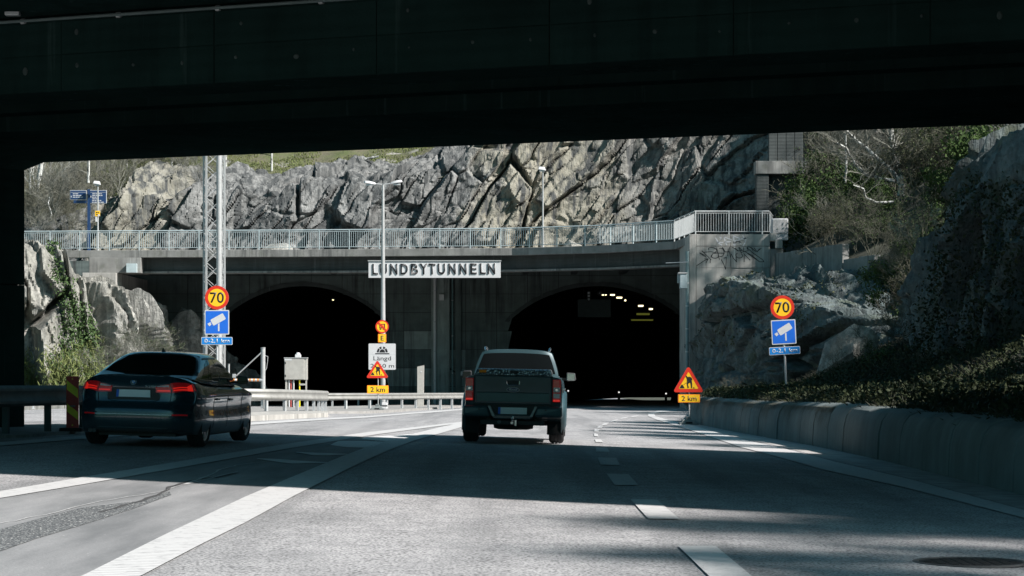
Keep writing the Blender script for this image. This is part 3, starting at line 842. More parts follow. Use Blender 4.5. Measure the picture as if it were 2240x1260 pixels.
ws_ = [[(670, 210), (720, 310), (830, 310)], [(760, 190), (810, 230), (780, 230)], [(720, 320), (800, 370)], [(850, 170), (880, 300), (915, 365)], [(850, 180), (1010, 250)], [(880, 300), (1000, 290)], [(1065, 160), (1075, 370)],
       [(1080, 170), (1220, 230), (1350, 220)], [(1270, 160), (1300, 215), (1340, 225), (1330, 300), (1280, 380)], [(1100, 275), (1220, 240)], arc(1165, 340, 55, 60, 180, 350, 12), [(1060, 290), (1100, 370)]]
gm = MB()
for s_ in ws_:
    q = gstroke(s_, .028, None, ''); gm.add(q.v, q.f)
obj('white_graffiti', gm, M('white_spray_paint', (.62, .62, .64), .7), pb, fix=False)
pp = thing('downpipe', 'grey teal downpipe on the left edge of the corner block', 'drainpipe', (bxx(1503), YB - .1, 0))
obj('pipe', MB().tube((0, 0, -1.2), (0, 0, 7.4), .09, n=12), M('grey_teal_pipe', (.20, .28, .29), .5), pp, smooth=60)
for z in (-.3, .9, 2.1, 3.3, 4.5, 5.7): obj('pipe_joint', MB().tube((0, 0, z), (0, 0, z + .07), .105, n=12), MT['galv'], pp)
p = P(1494, 615, YB - .3)
cb = thing('camera_housing', 'pale box with a bracket on the left side of the corner block', 'camera box', p)
obj('box_body', MB().box(-.16, .22, -.1, .4, -.38, .38), MT['rail_paint'], cb, bevel=.02)
obj('box_hood', MB().box(-.26, .22, -.14, .44, .384, .46), MT['galv_light'], cb, bevel=.01)
obj('bracket', MB().box(-.3, -.17, 0, .06, -.1, .36), MT['galv_light'], cb)
obj('arm', MB().path([(-.9, 0, .95), (.25, 0, 1.0)], .025), MT['galv'], cb)

# ---------------------------------------------------------------- railings
def railing(label, pts, mat, h=1.15, gap=.13, postgap=1.87, group=None, zb=ZD + .03, toprail=.035):
    t = thing('railing', label, 'railing', (0, 0, 0), 0, group)
    W = [Vector(p) for p in pts]
    top = MB(); bot = MB()
    for a, b in zip(W[:-1], W[1:]):
        top.tube((a.x, a.y, zb + h), (b.x, b.y, zb + h), toprail, n=8)
        bot.tube((a.x, a.y, zb + .13), (b.x, b.y, zb + .13), .018, n=6)
        bot.tube((a.x, a.y, zb + h - .10), (b.x, b.y, zb + h - .10), .018, n=6)
    obj('handrail', top, mat, t); obj('crossrail', bot, mat, t)
    bm1 = MB().box(-.011, .011, -.011, .011, .12, h - .09).mesh('baluster'); pm1 = MB().box(-.03, .03, -.03, .03, -.02, h).mesh('post')
    acc = 0; k = 0; nxt = 0; L = sum((b - a).length for a, b in zip(W[:-1], W[1:])); npst = round(postgap / gap)
    for a, b in zip(W[:-1], W[1:]):
        l = (b - a).length
        while nxt <= acc + l + 1e-6:
            q = a.lerp(b, (nxt - acc) / l)
            o = obj('post' if k % npst == 0 else 'baluster', pm1 if k % npst == 0 else bm1, mat, t)
            o.location = (q.x, q.y, zb); o.rotation_euler = (0, 0, math.atan2((b - a).y, (b - a).x))
            nxt += gap; k += 1
        acc += l
    return t
railing('long grey-blue railing along the bridge deck above the tunnel mouths', [(x, y + .12) for x, y in [(-29.6, 137.5)] + DE[1:6]], MT['rail_paint'])
railing('pale railing around the corner block at the right end of the bridge', [(DE[5][0], DE[5][1] + .1), (9.62, 120.35), (bxx(1684), 120.3), (bxx(1684) + .6, 124)], MT['rail_light'], h=1.2, gap=.135, postgap=1.7)

# name board on the bridge
YS = 133.2
def txt(name, s, mat, parent, cx, cz, hgt, wid=None, y=0.0, depth=.004, bold=.0, smat=None):
    c = bpy.data.curves.new('text', 'FONT'); c.body = s; c.size = 1; c.resolution_u = 5; c.offset = bold
    o = bpy.data.objects.new('text_tmp', c); COL.objects.link(o)
    dg = bpy.context.evaluated_depsgraph_get(); me = bpy.data.meshes.new_from_object(o.evaluated_get(dg))
    bpy.data.objects.remove(o); bpy.data.curves.remove(c)
    me.name = name
    V = np.array([v.co[:] for v in me.vertices]); lo = V.min(0); hi = V.max(0)
    sz = hgt / (hi[1] - lo[1]); sx = wid / (hi[0] - lo[0]) if wid else sz
    bmm = bmesh.new(); bmm.from_mesh(me)
    for v in bmm.verts:
        v.co = Vector((cx + (v.co.x - (lo[0] + hi[0]) / 2) * sx, y, cz + (v.co.y - (lo[1] + hi[1]) / 2) * sz))
    if depth:
        r = bmesh.ops.extrude_face_region(bmm, geom=list(bmm.faces))
        vv = [g for g in r['geom'] if isinstance(g, bmesh.types.BMVert)]
        for v in vv: v.co.y -= depth
        bmesh.ops.recalc_face_normals(bmm, faces=bmm.faces)
    bmm.to_mesh(me); bmm.free()
    me.materials.clear(); me.materials.append(mat)
    if smat:
        me.materials.append(smat)
        for p_ in me.polygons:
            if abs(p_.normal.y) < .5: p_.material_index = 1
    o = bpy.data.objects.new(name, me); COL.objects.link(o)
    if parent: o.parent = parent
    return o
c0 = P(950.5, 589.5, YS)
nb_ = thing('name_board', 'long white board reading LUNDBYTUNNELN on the bridge girder', 'sign', c0)
sw = (1095 - 806) * YS / F / 2; sh = 36.5 * YS / F / 2
obj('board', MB().box(-sw, sw, 0, .25, -sh, sh), MT['white'], nb_, bevel=.01)
obj('board_cap', MB().box(-sw - .04, sw + .04, -.06, .27, sh + .003, sh + .05), MT['galv_light'], nb_)
for x in (-2.8, -.9, .9, 2.8): obj('bracket', MB().box(x - .03, x + .03, .26, 1.1, -.3, .3), MT['galv'], nb_)
lx = [(L_, (a + b) / 2 / 6.588 + 780, (b - a) / 6.588) for L_, a, b in (('L', 230, 310), ('U', 336, 442), ('N', 486, 590), ('D', 634, 740), ('B', 784, 888), ('Y', 910, 1026), ('T', 1040, 1138), ('U', 1174, 1278), ('N', 1326, 1430), ('N', 1484, 1586), ('E', 1638, 1732), ('L', 1778, 1862), ('N', 1888, 1998))]
for k, (L_, cx, w_) in enumerate(lx):
    zz = .02 + .03 * (k / 12)
    txt('letter', L_, MT['black'], nb_, (cx - 950.5) * YS / F, zz, 23.2 * YS / F, w_ * YS / F, -.002, .045, .018, MT['letter_side'])
# ---------------------------------------------------------------- rock faces
def mat_rock(name, a, b_, ochre=.0, dark=.55, moss=.0, crackc=(.03, .033, .035)):
    m, t, b = nt(name)
    v = coords(t)
    n1 = noise(t, v, .55, 8, .62)
    n2 = noise(t, v, 4.5, 8, .7)
    col = mixc(t, ramp(t, n1, (.32, 0), (.66, 1)), a, b_)
    col = mixc(t, ramp(t, n2, (.3, .75), (.55, 0)), col, [k * .38 for k in a])
    col = mixc(t, ramp(t, n2, (.60, 0), (.75, .5)), col, [min(.6, k * 1.5) for k in b_])
    if ochre:
        sx = N(t, 'ShaderNodeSeparateXYZ'); t.links.new(coords(t), sx.inputs[0])
        ad = N(t, 'ShaderNodeMath', operation='MULTIPLY_ADD'); t.links.new(noise(t, v, .35, 4), ad.inputs[0]); ad.inputs[1].default_value = 9.0; t.links.new(sx.outputs[0], ad.inputs[2])
        mr = N(t, 'ShaderNodeMapRange'); t.links.new(ad.outputs[0], mr.inputs[0]); mr.inputs[1].default_value = -40; mr.inputs[2].default_value = 40
        # ochre weathering zones by place along the cliff (-24 m and +6 m)
        zz = lambda xx: (xx + 4.5 + 40) / 80
        oc = ramp(t, mr.outputs[0], (zz(-28.5), 0), (zz(-27.5), ochre * .8), (zz(-23.5), ochre * .8), (zz(-22), 0), (zz(-3.2), 0), (zz(-1.2), ochre), (zz(5), ochre), (zz(7.5), .12))
        col = mixc(t, oc, col, (.36, .335, .25))
    sv = N(t, 'ShaderNodeMapping'); sv.inputs['Rotation'].default_value = (0, R(28), 0); sv.inputs['Scale'].default_value = (2.2, 1.6, .22)
    t.links.new(coords(t), sv.inputs[0])
    st = ramp(t, noise(t, sv.outputs[0], 1.0, 5, .6), (.46, 0), (.60, dark))
    col = mixc(t, st, col, (.055, .06, .062))
    if moss:
        ms = ramp(t, noise(t, v, 1.1, 5), (.52, 0), (.66, moss)); col = mixc(t, ms, col, (.06, .075, .03))
    t.links.new(col, b.inputs['Base Color']); b.inputs['Roughness'].default_value = .9
    b.inputs['Specular IOR Level'].default_value = .3
    hb = N(t, 'ShaderNodeMath', operation='ADD'); t.links.new(noise(t, v, 5, 8, .65), hb.inputs[0]); t.links.new(noise(t, sv.outputs[0], 5, 4, .6), hb.inputs[1])
    bump(t, b, hb.outputs[0], .8, .12)
    return m
MT['cliff'] = mat_rock('granite_cliff', (.085, .09, .09), (.275, .278, .272), .5, .95)
MT['rock_pale'] = mat_rock('pale_granite', (.17, .17, .155), (.44, .435, .405), .15, .45)
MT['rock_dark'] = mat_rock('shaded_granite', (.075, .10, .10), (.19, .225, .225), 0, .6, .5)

def rock_sheet(name, label, path, z0, ztop, lean, back, slope, res, seed, mat, big=1.0, ang=55, side=1, disp=1.0, u_off=0, corner=1.2):
    W = [Vector(p) for p in path]; cum = [0]
    for a, b in zip(W[:-1], W[1:]): cum.append(cum[-1] + (b - a).length)
    Ltot = cum[-1]; nu = int(Ltot / res)
    U = np.linspace(0, Ltot, nu)
    X0 = np.interp(U, cum, [w.x for w in W]); Y0 = np.interp(U, cum, [w.y for w in W])
    # smooth path a little
    k = max(3, int(2.5 / res)) | 1; ker = np.ones(k) / k
    Xs = np.convolve(np.pad(X0, k // 2, mode='reflect', reflect_type='odd'), ker, 'valid'); Ys = np.convolve(np.pad(Y0, k // 2, mode='reflect', reflect_type='odd'), ker, 'valid')
    tx = np.gradient(Xs); ty = np.gradient(Ys); l = np.hypot(tx, ty); nx = ty / l * side; ny = -tx / l * side
    ZT = np.array([ztop(x, u) for x, u in zip(Xs, U)])
    hmax = (ZT - z0).max(); tot = hmax + back; nv = int(tot / res)
    T = np.linspace(0, 1, nv)[:, None]
    H = (ZT - z0)[None, :]; S = T * (H + back)             # arc length up the profile
    up = np.minimum(S, H) ; bk_ = np.maximum(S - H, 0)
    f = sm(-corner, corner, S - H)                          # 0 on the face, 1 on the top
    z = z0 + up + bk_ * slope
    off = -(up * lean) - bk_                                # outward offset (negative = into the hill)
    VV = S; UU = np.broadcast_to(U[None, :], S.shape) + u_off
    D = (rockdisp(UU, VV, ang, seed, big) - .55) * disp
    X = Xs[None, :] + nx[None, :] * (off + D * (1 - .75 * f)); Y = Ys[None, :] + ny[None, :] * (off + D * (1 - .75 * f))
    Z = z + D * f * .8 - .15 * f
    o = obj(name, MB().grid(X, Y, Z), mat, fix=False); o['kind'] = 'structure'; o['label'] = label
    o.data.shade_smooth(); o.data.set_sharp_from_angle(angle=R(32))
    return o, (X, Y, Z)
def crest(x, u=0): return float(np.interp(x, [-46, -34, -28, -24.7, -20, -16, -12, -8, -3.8, -1, 2, 8, 22], [9.4, 9.8, 11.4, 12.9, 13.1, 13.2, 13.7, 14.1, 15.2, 18.0, 21, 23, 24]))
cliff, CG = rock_sheet('rock_cliff', 'sunlit fractured granite cliff above the bridge', [(-44, 154), (-27, 151), (4, 152), (15.5, 149), (18, 141), (23, 138)],
                       7.0, crest, .38, 5, .35, .09, 3, MT['cliff'], 1.0, 58)
# grassy hillside above the cliff
def hill_z(X, Y):
    c = np.interp(X, [-60, -46, -34, -28, -24.7, -20, -16, -12, -8, -3.8, -1, 2, 8, 22, 60], [9.5, 9.5, 9.9, 11.5, 12.9, 13.1, 13.2, 13.6, 14.0, 15.2, 18.0, 20.8, 22.5, 24, 30])
    return c - .25 + (Y - 156.5) * .34 + .7 * fbm(X * .25, Y * .25, 4) + .25 * fbm(X * 1.3, Y * 1.3, 6)
def mat_grassland():
    m, t, b = nt('spring_grass_and_litter'); v = coords(t)
    col = mixc(t, ramp(t, noise(t, v, .7, 6, .6), (.40, 0), (.66, 1)), (.14, .13, .085), (.10, .125, .04))
    col = mixc(t, ramp(t, noise(t, v, 6, 5, .7), (.3, .7), (.5, 0)), col, (.05, .055, .03))
    col = mixc(t, ramp(t, noise(t, v, .45, 6, .6), (.60, 0), (.66, 1)), col, (.33, .32, .29))
    t.links.new(col, b.inputs['Base Color']); b.inputs['Roughness'].default_value = .95
    bump(t, b, noise(t, v, 6, 6, .7), 1, .15); return m
MT['grassland'] = mat_grassland()
X, Y = np.meshgrid(np.linspace(-70, 40, 300), np.linspace(154.8, 230, 220))
o = obj('hillside', MB().grid(X, Y, hill_z(X, Y)), MT['grassland'], fix=False); o['kind'] = 'structure'; o['label'] = 'grassy wooded hillside above the cliff'; o.data.shade_smooth()
# outcrop left of the portal
def ltop(x, u): return float(np.interp(x, [-34, -28, -25.6, -24.4, -23.4, -21.2, -20.2, -18.5, -15.8], [7.6, 7.6, 7.3, 6.0, 5.3, 5.3, 4.6, 3.4, 0.5]))
lrock, LG = rock_sheet('rock_outcrop', 'pale sunlit rock outcrop beside the left tunnel mouth', [(-38, 131), (-29, 129.5), (-24, 131.2), (-21.2, 134), (-20.6, 139.5), (-18.8, 143.5), (-15.9, 147.5)],
                       -1.6, ltop, .22, 5, .12, .10, 8, MT['rock_pale'], .9, 100, disp=1.1, corner=.8)
# rock on the right under the stepped wall
def rtop(x, u): return float(np.interp(x, [9, 10, 12, 14, 16, 18, 22], [5.5, 5.5, 4.5, 3.4, 2.3, 1.5, 1.0]))
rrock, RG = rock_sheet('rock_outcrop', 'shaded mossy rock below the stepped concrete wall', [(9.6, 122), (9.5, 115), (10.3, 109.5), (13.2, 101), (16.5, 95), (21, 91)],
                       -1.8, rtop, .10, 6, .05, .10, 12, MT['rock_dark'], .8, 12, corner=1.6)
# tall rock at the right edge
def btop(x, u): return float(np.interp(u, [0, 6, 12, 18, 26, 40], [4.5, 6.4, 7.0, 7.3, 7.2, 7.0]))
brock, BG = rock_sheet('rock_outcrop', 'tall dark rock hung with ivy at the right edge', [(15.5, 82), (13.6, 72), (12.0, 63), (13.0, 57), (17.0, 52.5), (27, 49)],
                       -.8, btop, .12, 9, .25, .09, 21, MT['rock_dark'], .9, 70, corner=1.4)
def srock(name, label, c, r, mat, seed, pts=None):
    """a free-standing angular boulder: convex hull of a few points, subdivided and roughened"""
    rn = random.Random(seed); b = bmesh.new()
    for k in range(13):
        a = rn.uniform(0, 6.28); e = rn.uniform(-.4, 1.3); q = rn.uniform(.8, 1.05)
        b.verts.new((math.cos(a) * math.cos(e) * q * r[0], math.sin(a) * math.cos(e) * q * r[1], math.sin(e) * q * r[2]))
    for q in pts or []: b.verts.new(q)
    h = bmesh.ops.convex_hull(b, input=b.verts); bmesh.ops.delete(b, geom=list(set(h['geom_interior'] + h['geom_unused'])), context='VERTS')
    bmesh.ops.triangulate(b, faces=b.faces)
    for _ in range(4): bmesh.ops.subdivide_edges(b, edges=[e for e in b.edges if e.calc_length() > .1], cuts=1, use_grid_fill=True)
    bmesh.ops.triangulate(b, faces=b.faces)
    for v in b.verts:
        d = .10 * float(fbm(np.float64(v.co.x * 2 + seed), np.float64(v.co.z * 2 + v.co.y * 2), seed)) + .04 * float(fbm(np.float64(v.co.x * 9), np.float64(v.co.z * 9 + v.co.y * 7), seed))
        v.co += v.co.normalized() * d
    me = bpy.data.meshes.new(name); b.to_mesh(me); b.free()
    o = obj(name, me, mat); o.location = c; tag(o, label, 'boulder'); o.data.shade_smooth(); o.data.set_sharp_from_angle(angle=R(28)); return o
c = P(1842, 790, 84)
srock('boulder', 'pale angular boulder on the bank right of the speed camera sign', (c.x, c.y, c.z), (.9, .8, .9), MT['rock_pale'], 3, [(-1.0, -.2, -.5), (-.25, -.3, .95), (.4, -.2, 1.35), (1.1, 0, 1.2), (1.4, .2, .9), (1.3, .3, -.5), (-.6, .6, 0)])
srock('boulder', 'pale boulder behind the bridge railing near the left end', (P(610, 540, 141).x, 141, ZD), (1.2, .8, .9), MT['rock_pale'], 7)
srock('boulder', 'angular pale boulder behind the railing near the right lamp post', (P(1268, 520, 139).x, 141, ZD), (1.6, .8, 1.0), MT['rock_pale'], 9)

# ---------------------------------------------------------------- banks and hill on the right
def bxb(Y): return np.interp(Y, [0, 77, 84, 112, 122], [6.4, 6.3, 6.9, 9.4, 9.9])
def bank_z(X, Y):
    s = X - bxb(Y)
    return G(6.2, Y) + .78 * sm(-.2, .3, s) + .07 * np.clip(s, 0, 3.4) + .42 * np.clip(s - 3.4, 0, 20) + (.25 * fbm(X * .8, Y * .8, 2) + .12 * fbm(X * 3, Y * 3, 5)) * sm(.1, .8, s)
S_, Y = np.meshgrid(np.linspace(0.28, 30, 180), np.linspace(4, 119, 300)); X = S_ + bxb(Y)
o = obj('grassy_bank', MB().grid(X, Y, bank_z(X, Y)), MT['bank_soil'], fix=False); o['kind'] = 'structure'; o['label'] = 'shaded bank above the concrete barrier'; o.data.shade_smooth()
def xl(Y): return np.interp(Y, [40, 47, 52, 60, 68, 80, 100, 108, 118, 122, 137, 190], [24, 24, 19, 17, 17, 19, 18.6, 16.8, 14.6, 15.5, 18.5, 21])
def rh_z(X, Y):
    s = X - xl(Y)
    base = np.interp(Y, [40, 60, 100, 105, 118, 130, 150, 200], [6.6, 6.6, 5.4, 6.0, 7.2, 8.6, 16, 34])
    return base + np.where(s > 0, .52 * s, 5 * s) + .6 * fbm(X * .3, Y * .3, 9) + .3 * fbm(X * 1.2, Y * 1.2, 3)
X, Y = np.meshgrid(np.linspace(13, 80, 190), np.linspace(48, 200, 330))
o = obj('wooded_slope', MB().grid(X, Y, rh_z(X, Y)), MT['soil'], fix=False); o['kind'] = 'structure'; o['label'] = 'wooded slope above the stepped wall on the right'; o.data.shade_smooth()

# stepped retaining wall: top heights step down towards the camera
sw_ = thing('stepped_wall', 'shaded concrete retaining wall stepping down to the right', 'wall', (0, 0, 0))
steps = [((13.7, 119.3), (16.05, 111), 7.25, 7.35), ((16.07, 110.9), (17.0, 107.2), 6.55, 6.65), ((17.02, 107.1), (17.9, 103.8), 5.75, 5.85), ((17.92, 103.7), (19.6, 98.5), 5.0, 5.05)]
for a, b, za, zb in steps:
    a = Vector(a); b = Vector(b); n_ = max(1, round((b - a).length / 2.1))
    for k in range(n_):
        p0 = a.lerp(b, (k + .004) / n_); p1 = a.lerp(b, (k + .996) / n_); z1 = za + (zb - za) * k / n_
        d = (p1 - p0).normalized(); nn = Vector((-d.y, d.x)) * .35
        for zlo, zhi in ((-1, z1 - 1.62), (z1 - 1.60, z1)):
            q = [p0, p1, p1 + nn, p0 + nn]
            obj('wall_panel', MB().hexa([(w.x, w.y, zlo) for w in q], [(w.x, w.y, zhi) for w in q]), MT['concrete_mid'], sw_, bevel=.012)
# upper concrete frame near the cliff
uf = thing('hillside_gallery', 'dark concrete gallery with a heavy beam beside the cliff on the upper right', 'gallery', (0, 0, 0))
Yu = 139.0
def ux(px): return (px - 1120) * Yu / F
def uz(py): return CAMZ - (py - 800) * Yu / F
cmm = MT['concrete_dark']
obj('post', MB().box(ux(1655), ux(1682), Yu + .1, Yu + 1.0, 8, uz(381)), cmm, uf, bevel=.02)
obj('beam', MB().box(ux(1653), ux(1770), Yu, Yu + 1.2, uz(380), uz(352)), MT['concrete_mid'], uf, bevel=.02)
for k in range(4):
    obj('wall_panel', MB().box(ux(1686 + k * 19), ux(1704 + k * 19), Yu + 1.0, Yu + 1.4, uz(351), uz(270)), cmm, uf, bevel=.02)
obj('wall_panel', MB().box(ux(1684), ux(1770), Yu + .8, Yu + 1.2, 8, uz(381)), cmm, uf)
ubx = thing('electric_cabinet', 'pale box standing behind the right end of the corner railing', 'cabinet', P(1707, 513, 122))
obj('cabinet_body', MB().box(-.45, .42, 0, .5, -.3, .86), MT['white'], ubx, bevel=.03)
obj('cabinet_door', MB().box(-.40, .37, -.03, -.003, .05, .80), MT['galv_light'], ubx, bevel=.01)
wc = thing('low_wall', 'low pale concrete wall at the foot of the left rock outcrop', 'wall', (0, 0, 0))
for k in range(7):
    x0 = -31 + k * 2.2
    obj('wall_block', MB().box(x0, x0 + 2.18, 124.6, 125.1, -1.3, .32 - .02 * (k % 2)), MT['concrete_light'], wc, bevel=.02)
# ---------------------------------------------------------------- vegetation
def mat_leaf(name, a, b_, sc=1.2):
    m, t, b = nt(name); v = coords(t)
    oi = N(t, 'ShaderNodeObjectInfo')
    col = mixc(t, ramp(t, noise(t, v, sc, 4, .7), (.35, 0), (.65, 1)), a, b_)
    col = mixc(t, .25, col, mixc(t, oi.outputs['Random'], [k * .5 for k in a], b_))
    t.links.new(col, b.inputs['Base Color']); b.inputs['Roughness'].default_value = .7
    b.inputs['Specular IOR Level'].default_value = .2
    return m
MT['leaf'] = mat_leaf('green_leaves', (.025, .05, .014), (.06, .10, .025))
MT['ivy'] = mat_leaf('ivy_leaves', (.03, .06, .018), (.10, .16, .06), 2.5)
MT['dryleaf'] = mat_leaf('dark_bramble', (.03, .04, .018), (.075, .08, .035))
MT['darkivy'] = mat_leaf('dark_ivy_leaves', (.012, .018, .008), (.035, .045, .018))
MT['bramble'] = M('dark_bramble_stems', (.030, .032, .022), .9, 0, .5, 1.2)
MT['twig'] = M('brown_twigs', (.085, .085, .062), .9, 0, .45, .9)
MT['twig_pale'] = M('pale_grey_twigs', (.17, .17, .145), .9, 0, .4, .9)
MT['grass'] = mat_leaf('grass_blades', (.09, .11, .035), (.19, .22, .08), 1.5)
MT['drygrass'] = mat_leaf('dry_grass_blades', (.07, .075, .035), (.16, .15, .075), 1.5)
def mat_birch():
    m, t, b = nt('birch_bark'); v = coords(t)
    n1 = ramp(t, noise(t, coords(t, (6, 6, 2.2)), 1.0, 5, .7), (.42, 1), (.50, 0))
    col = mixc(t, n1, (.48, .49, .47), (.05, .05, .047))
    t.links.new(col, b.inputs['Base Color']); b.inputs['Roughness'].default_value = .8; return m
MT['birch'] = mat_birch()

def tubes(segs, n=3):
    """segs: list of (a, b, r0, r1) -> MB"""
    mb = MB()
    for a, b, r0, r1 in segs:
        d = b - a
        if d.length < 1e-5: continue
        d.normalize(); u = d.orthogonal().normalized(); w = d.cross(u)
        k = n if r0 < .04 else 7
        o = len(mb.v)
        for c, r in ((a, r0), (b, r1)):
            for j in range(k):
                t = 2 * math.pi * j / k
                mb.v.append(tuple(c + (u * math.cos(t) + w * math.sin(t)) * r))
        mb.f += [(o + j, o + (j + 1) % k, o + k + (j + 1) % k, o + k + j) for j in range(k)]
    return mb
def branch(rnd, segs, tips, p, d, L, r, depth, nmax, up=.15, wander=.25, spread=.7, split=3, shrink=.62, nseg=4):
    a = p.copy(); dd = d.copy(); rr = r
    for k in range(nseg):
        dd = (dd + Vector((rnd.gauss(0, wander), rnd.gauss(0, wander), rnd.gauss(0, wander) + up * .4))).normalized()
        b = a + dd * (L / nseg); r2 = max(.006, rr * .84)
        segs.append((a, b, rr, r2)); 
        if depth < nmax and k >= 1:
            for _ in range(split if depth else max(1, split - 1)):
                if rnd.random() < .62:
                    ax = Vector((rnd.gauss(0, 1), rnd.gauss(0, 1), rnd.gauss(0, .6))).normalized()
                    nd = (dd + ax * spread).normalized()
                    branch(rnd, segs, tips, b, nd, L * shrink * rnd.uniform(.7, 1.1), max(.006, r2 * .55), depth + 1, nmax, up, wander, spread, split, shrink, nseg)
        a = b; rr = r2
    tips.append(a)
def shrub_proto(seed, stems, h, nmax=3, r=.03, split=3):
    rnd = random.Random(seed); segs = []; tips = []
    for _ in range(stems):
        a = rnd.uniform(0, 6.28); t = rnd.uniform(.15, .8)
        branch(rnd, segs, tips, Vector((rnd.uniform(-.3, .3), rnd.uniform(-.3, .3), -.2)), Vector((math.cos(a) * t, math.sin(a) * t, 1)).normalized(), h * rnd.uniform(.7, 1), r, 0, nmax, .12, .22, .75, split, .55)
    return segs, tips
def leaf_cards(pts, rnd, n, spread, s0, s1, flat=0):
    """small two-triangle leaves scattered about the given points"""
    k = len(pts); P_ = np.array([tuple(p) for p in pts]); idx = np.array([rnd.randrange(k) for _ in range(n)])
    rs = np.random.RandomState(rnd.randrange(99999))
    C = P_[idx] + rs.normal(0, 1, (n, 3)) * spread
    A = rs.normal(0, 1, (n, 3)); A /= np.linalg.norm(A, axis=1)[:, None]
    B = np.cross(A, rs.normal(0, 1, (n, 3))); B /= np.linalg.norm(B, axis=1)[:, None]
    S = rs.uniform(s0, s1, (n, 1))
    V = np.stack([C - A * S, C - B * S * .55, C + A * S, C + B * S * .55], 1).reshape(-1, 3)
    mb = MB(); mb.v = [tuple(v) for v in V.tolist()]; mb.f = [(4 * i, 4 * i + 1, 4 * i + 2, 4 * i + 3) for i in range(n)]
    return mb
def plant(name, label, cat, loc, segs, leaves, wood, leafm, group=None, rz=0, s=1):
    t = thing(name, label, cat, loc, rz, group); t.scale = (s,) * 3
    obj('branches' if 'tree' not in name else 'trunk', tubes(segs), wood, t, fix=False)
    if leaves: obj('foliage', leaves, leafm, t, fix=False)
    return t
rnd = random.Random(42)
# prototypes, created as the first individuals
used = {}
def place(kind, loc, rz, s, label, group, maker):
    if kind not in used:
        t = maker(label, loc); t.rotation_euler = (0, 0, rz); t.scale = (s,) * 3; t['group'] = group; used[kind] = t; return t
    return dup(used[kind], loc, rz, s, label, group)
def mk_bare(seed, stems, h, wood, leafn=0, leafm=None, r=.03, nmax=3):
    def f(label, loc):
        segs, tips = shrub_proto(seed, stems, h, nmax, r)
        lv = leaf_cards(tips, random.Random(seed), leafn, .10, .02, .05) if leafn else None
        return plant('bare_shrub' if not leafn else 'budding_shrub', label, 'shrub', loc, segs, lv, MT[wood], leafm and MT[leafm])
    return f
def mk_dark(seed, h):
    def f(label, loc):
        segs, tips = shrub_proto(seed, 5, h, 2, .04)
        lv = leaf_cards([a for a, b, _, _ in segs], random.Random(seed), 5200, .22, .035, .09)
        return plant('leafy_bush', label, 'bush', loc, segs, lv, MT['twig'], MT['leaf'])
    return f
def mk_tree(seed, h, wood, leafn=0, name='bare_tree', r=.14, lean=0):
    def f(label, loc):
        rn = random.Random(seed); segs = []; tips = []
        p = Vector((0, 0, -.4)); d = Vector((lean, 0, 1)).normalized(); n = 11
        for k in range(n):
            d = (d + Vector((rn.gauss(0, .05), rn.gauss(0, .05), .05))).normalized(); q = p + d * (h / n)
            rr = r * (1 - k / (n + 1)); segs.append((p, q, rr, r * (1 - (k + 1) / (n + 1))))
            if k >= 2:
                for _ in range(3):
                    a = rn.uniform(0, 6.28)
                    branch(rn, segs, tips, q, Vector((math.cos(a), math.sin(a), .75)).normalized(), h * .30 * (1 - .5 * k / n), rr * .42, 1, 3, .2, .16, .55, 3, .55)
            p = q
        lv = leaf_cards(tips, rn, leafn, .20, .03, .075) if leafn else None
        return plant(name, label, 'tree', loc, segs, lv, MT[wood], MT['leaf'])
    return f
# --- right slope: dense shrubs behind the stepped wall, seen between the cliff and the tall rock
G1 = 'bare shrubs crowding the slope on the right'
kinds = [('b1', mk_bare(1, 8, 2.6, 'twig')), ('b2', mk_bare(2, 8, 2.8, 'twig_pale')), ('b3', mk_bare(3, 9, 2.3, 'twig', 1500, 'dryleaf')), ('b4', mk_bare(4, 7, 3.0, 'twig', 1500, 'leaf')), ('d1', mk_dark(5, 2.0)), ('d2', mk_dark(6, 2.4))]
spots = []
for row, (Yr, n_) in enumerate(((104, 6), (110, 9), (116, 10), (122, 11), (128, 11), (135, 11), (143, 10), (152, 9), (162, 8))):
    for k in range(n_):
        px = 1700 + (2230 - 1700) * (k + rnd.uniform(.1, .9)) / n_
        x = (px - 1120) * Yr / F
        if x < float(xl(Yr)) + .35: x = float(xl(Yr)) + rnd.uniform(.3, 1.2)
        spots.append((x, Yr + rnd.uniform(-2, 2), row))
lab = {'b1': 'tangled brown shrub on the wooded slope', 'b2': 'pale grey leafless shrub on the wooded slope', 'b3': 'dark withered shrub on the wooded slope',
       'b4': 'budding green shrub on the wooded slope', 'd1': 'low dark green bush on the wooded slope', 'd2': 'taller dark green bush on the wooded slope'}
for i, (x, y, row) in enumerate(spots):
    w = [.14, .06, .16, .18, .24, .22] if row < 5 else [.26, .18, .14, .16, .13, .13]
    kd, mk = rnd.choices(kinds, w)[0]
    place(kd, (x, y, float(rh_z(np.float64(x), np.float64(y))) - .1), rnd.uniform(0, 6.28), rnd.uniform(.85, 1.45) * (.6 if y < 121 and x < 20 else 1), lab[kd], {'b1': 'brown shrubs on the right slope', 'b2': 'pale shrubs on the right slope', 'b3': 'withered shrubs on the right slope', 'b4': 'budding shrubs on the right slope', 'd1': 'low green bushes on the right slope', 'd2': 'tall green bushes on the right slope'}[kd], mk)
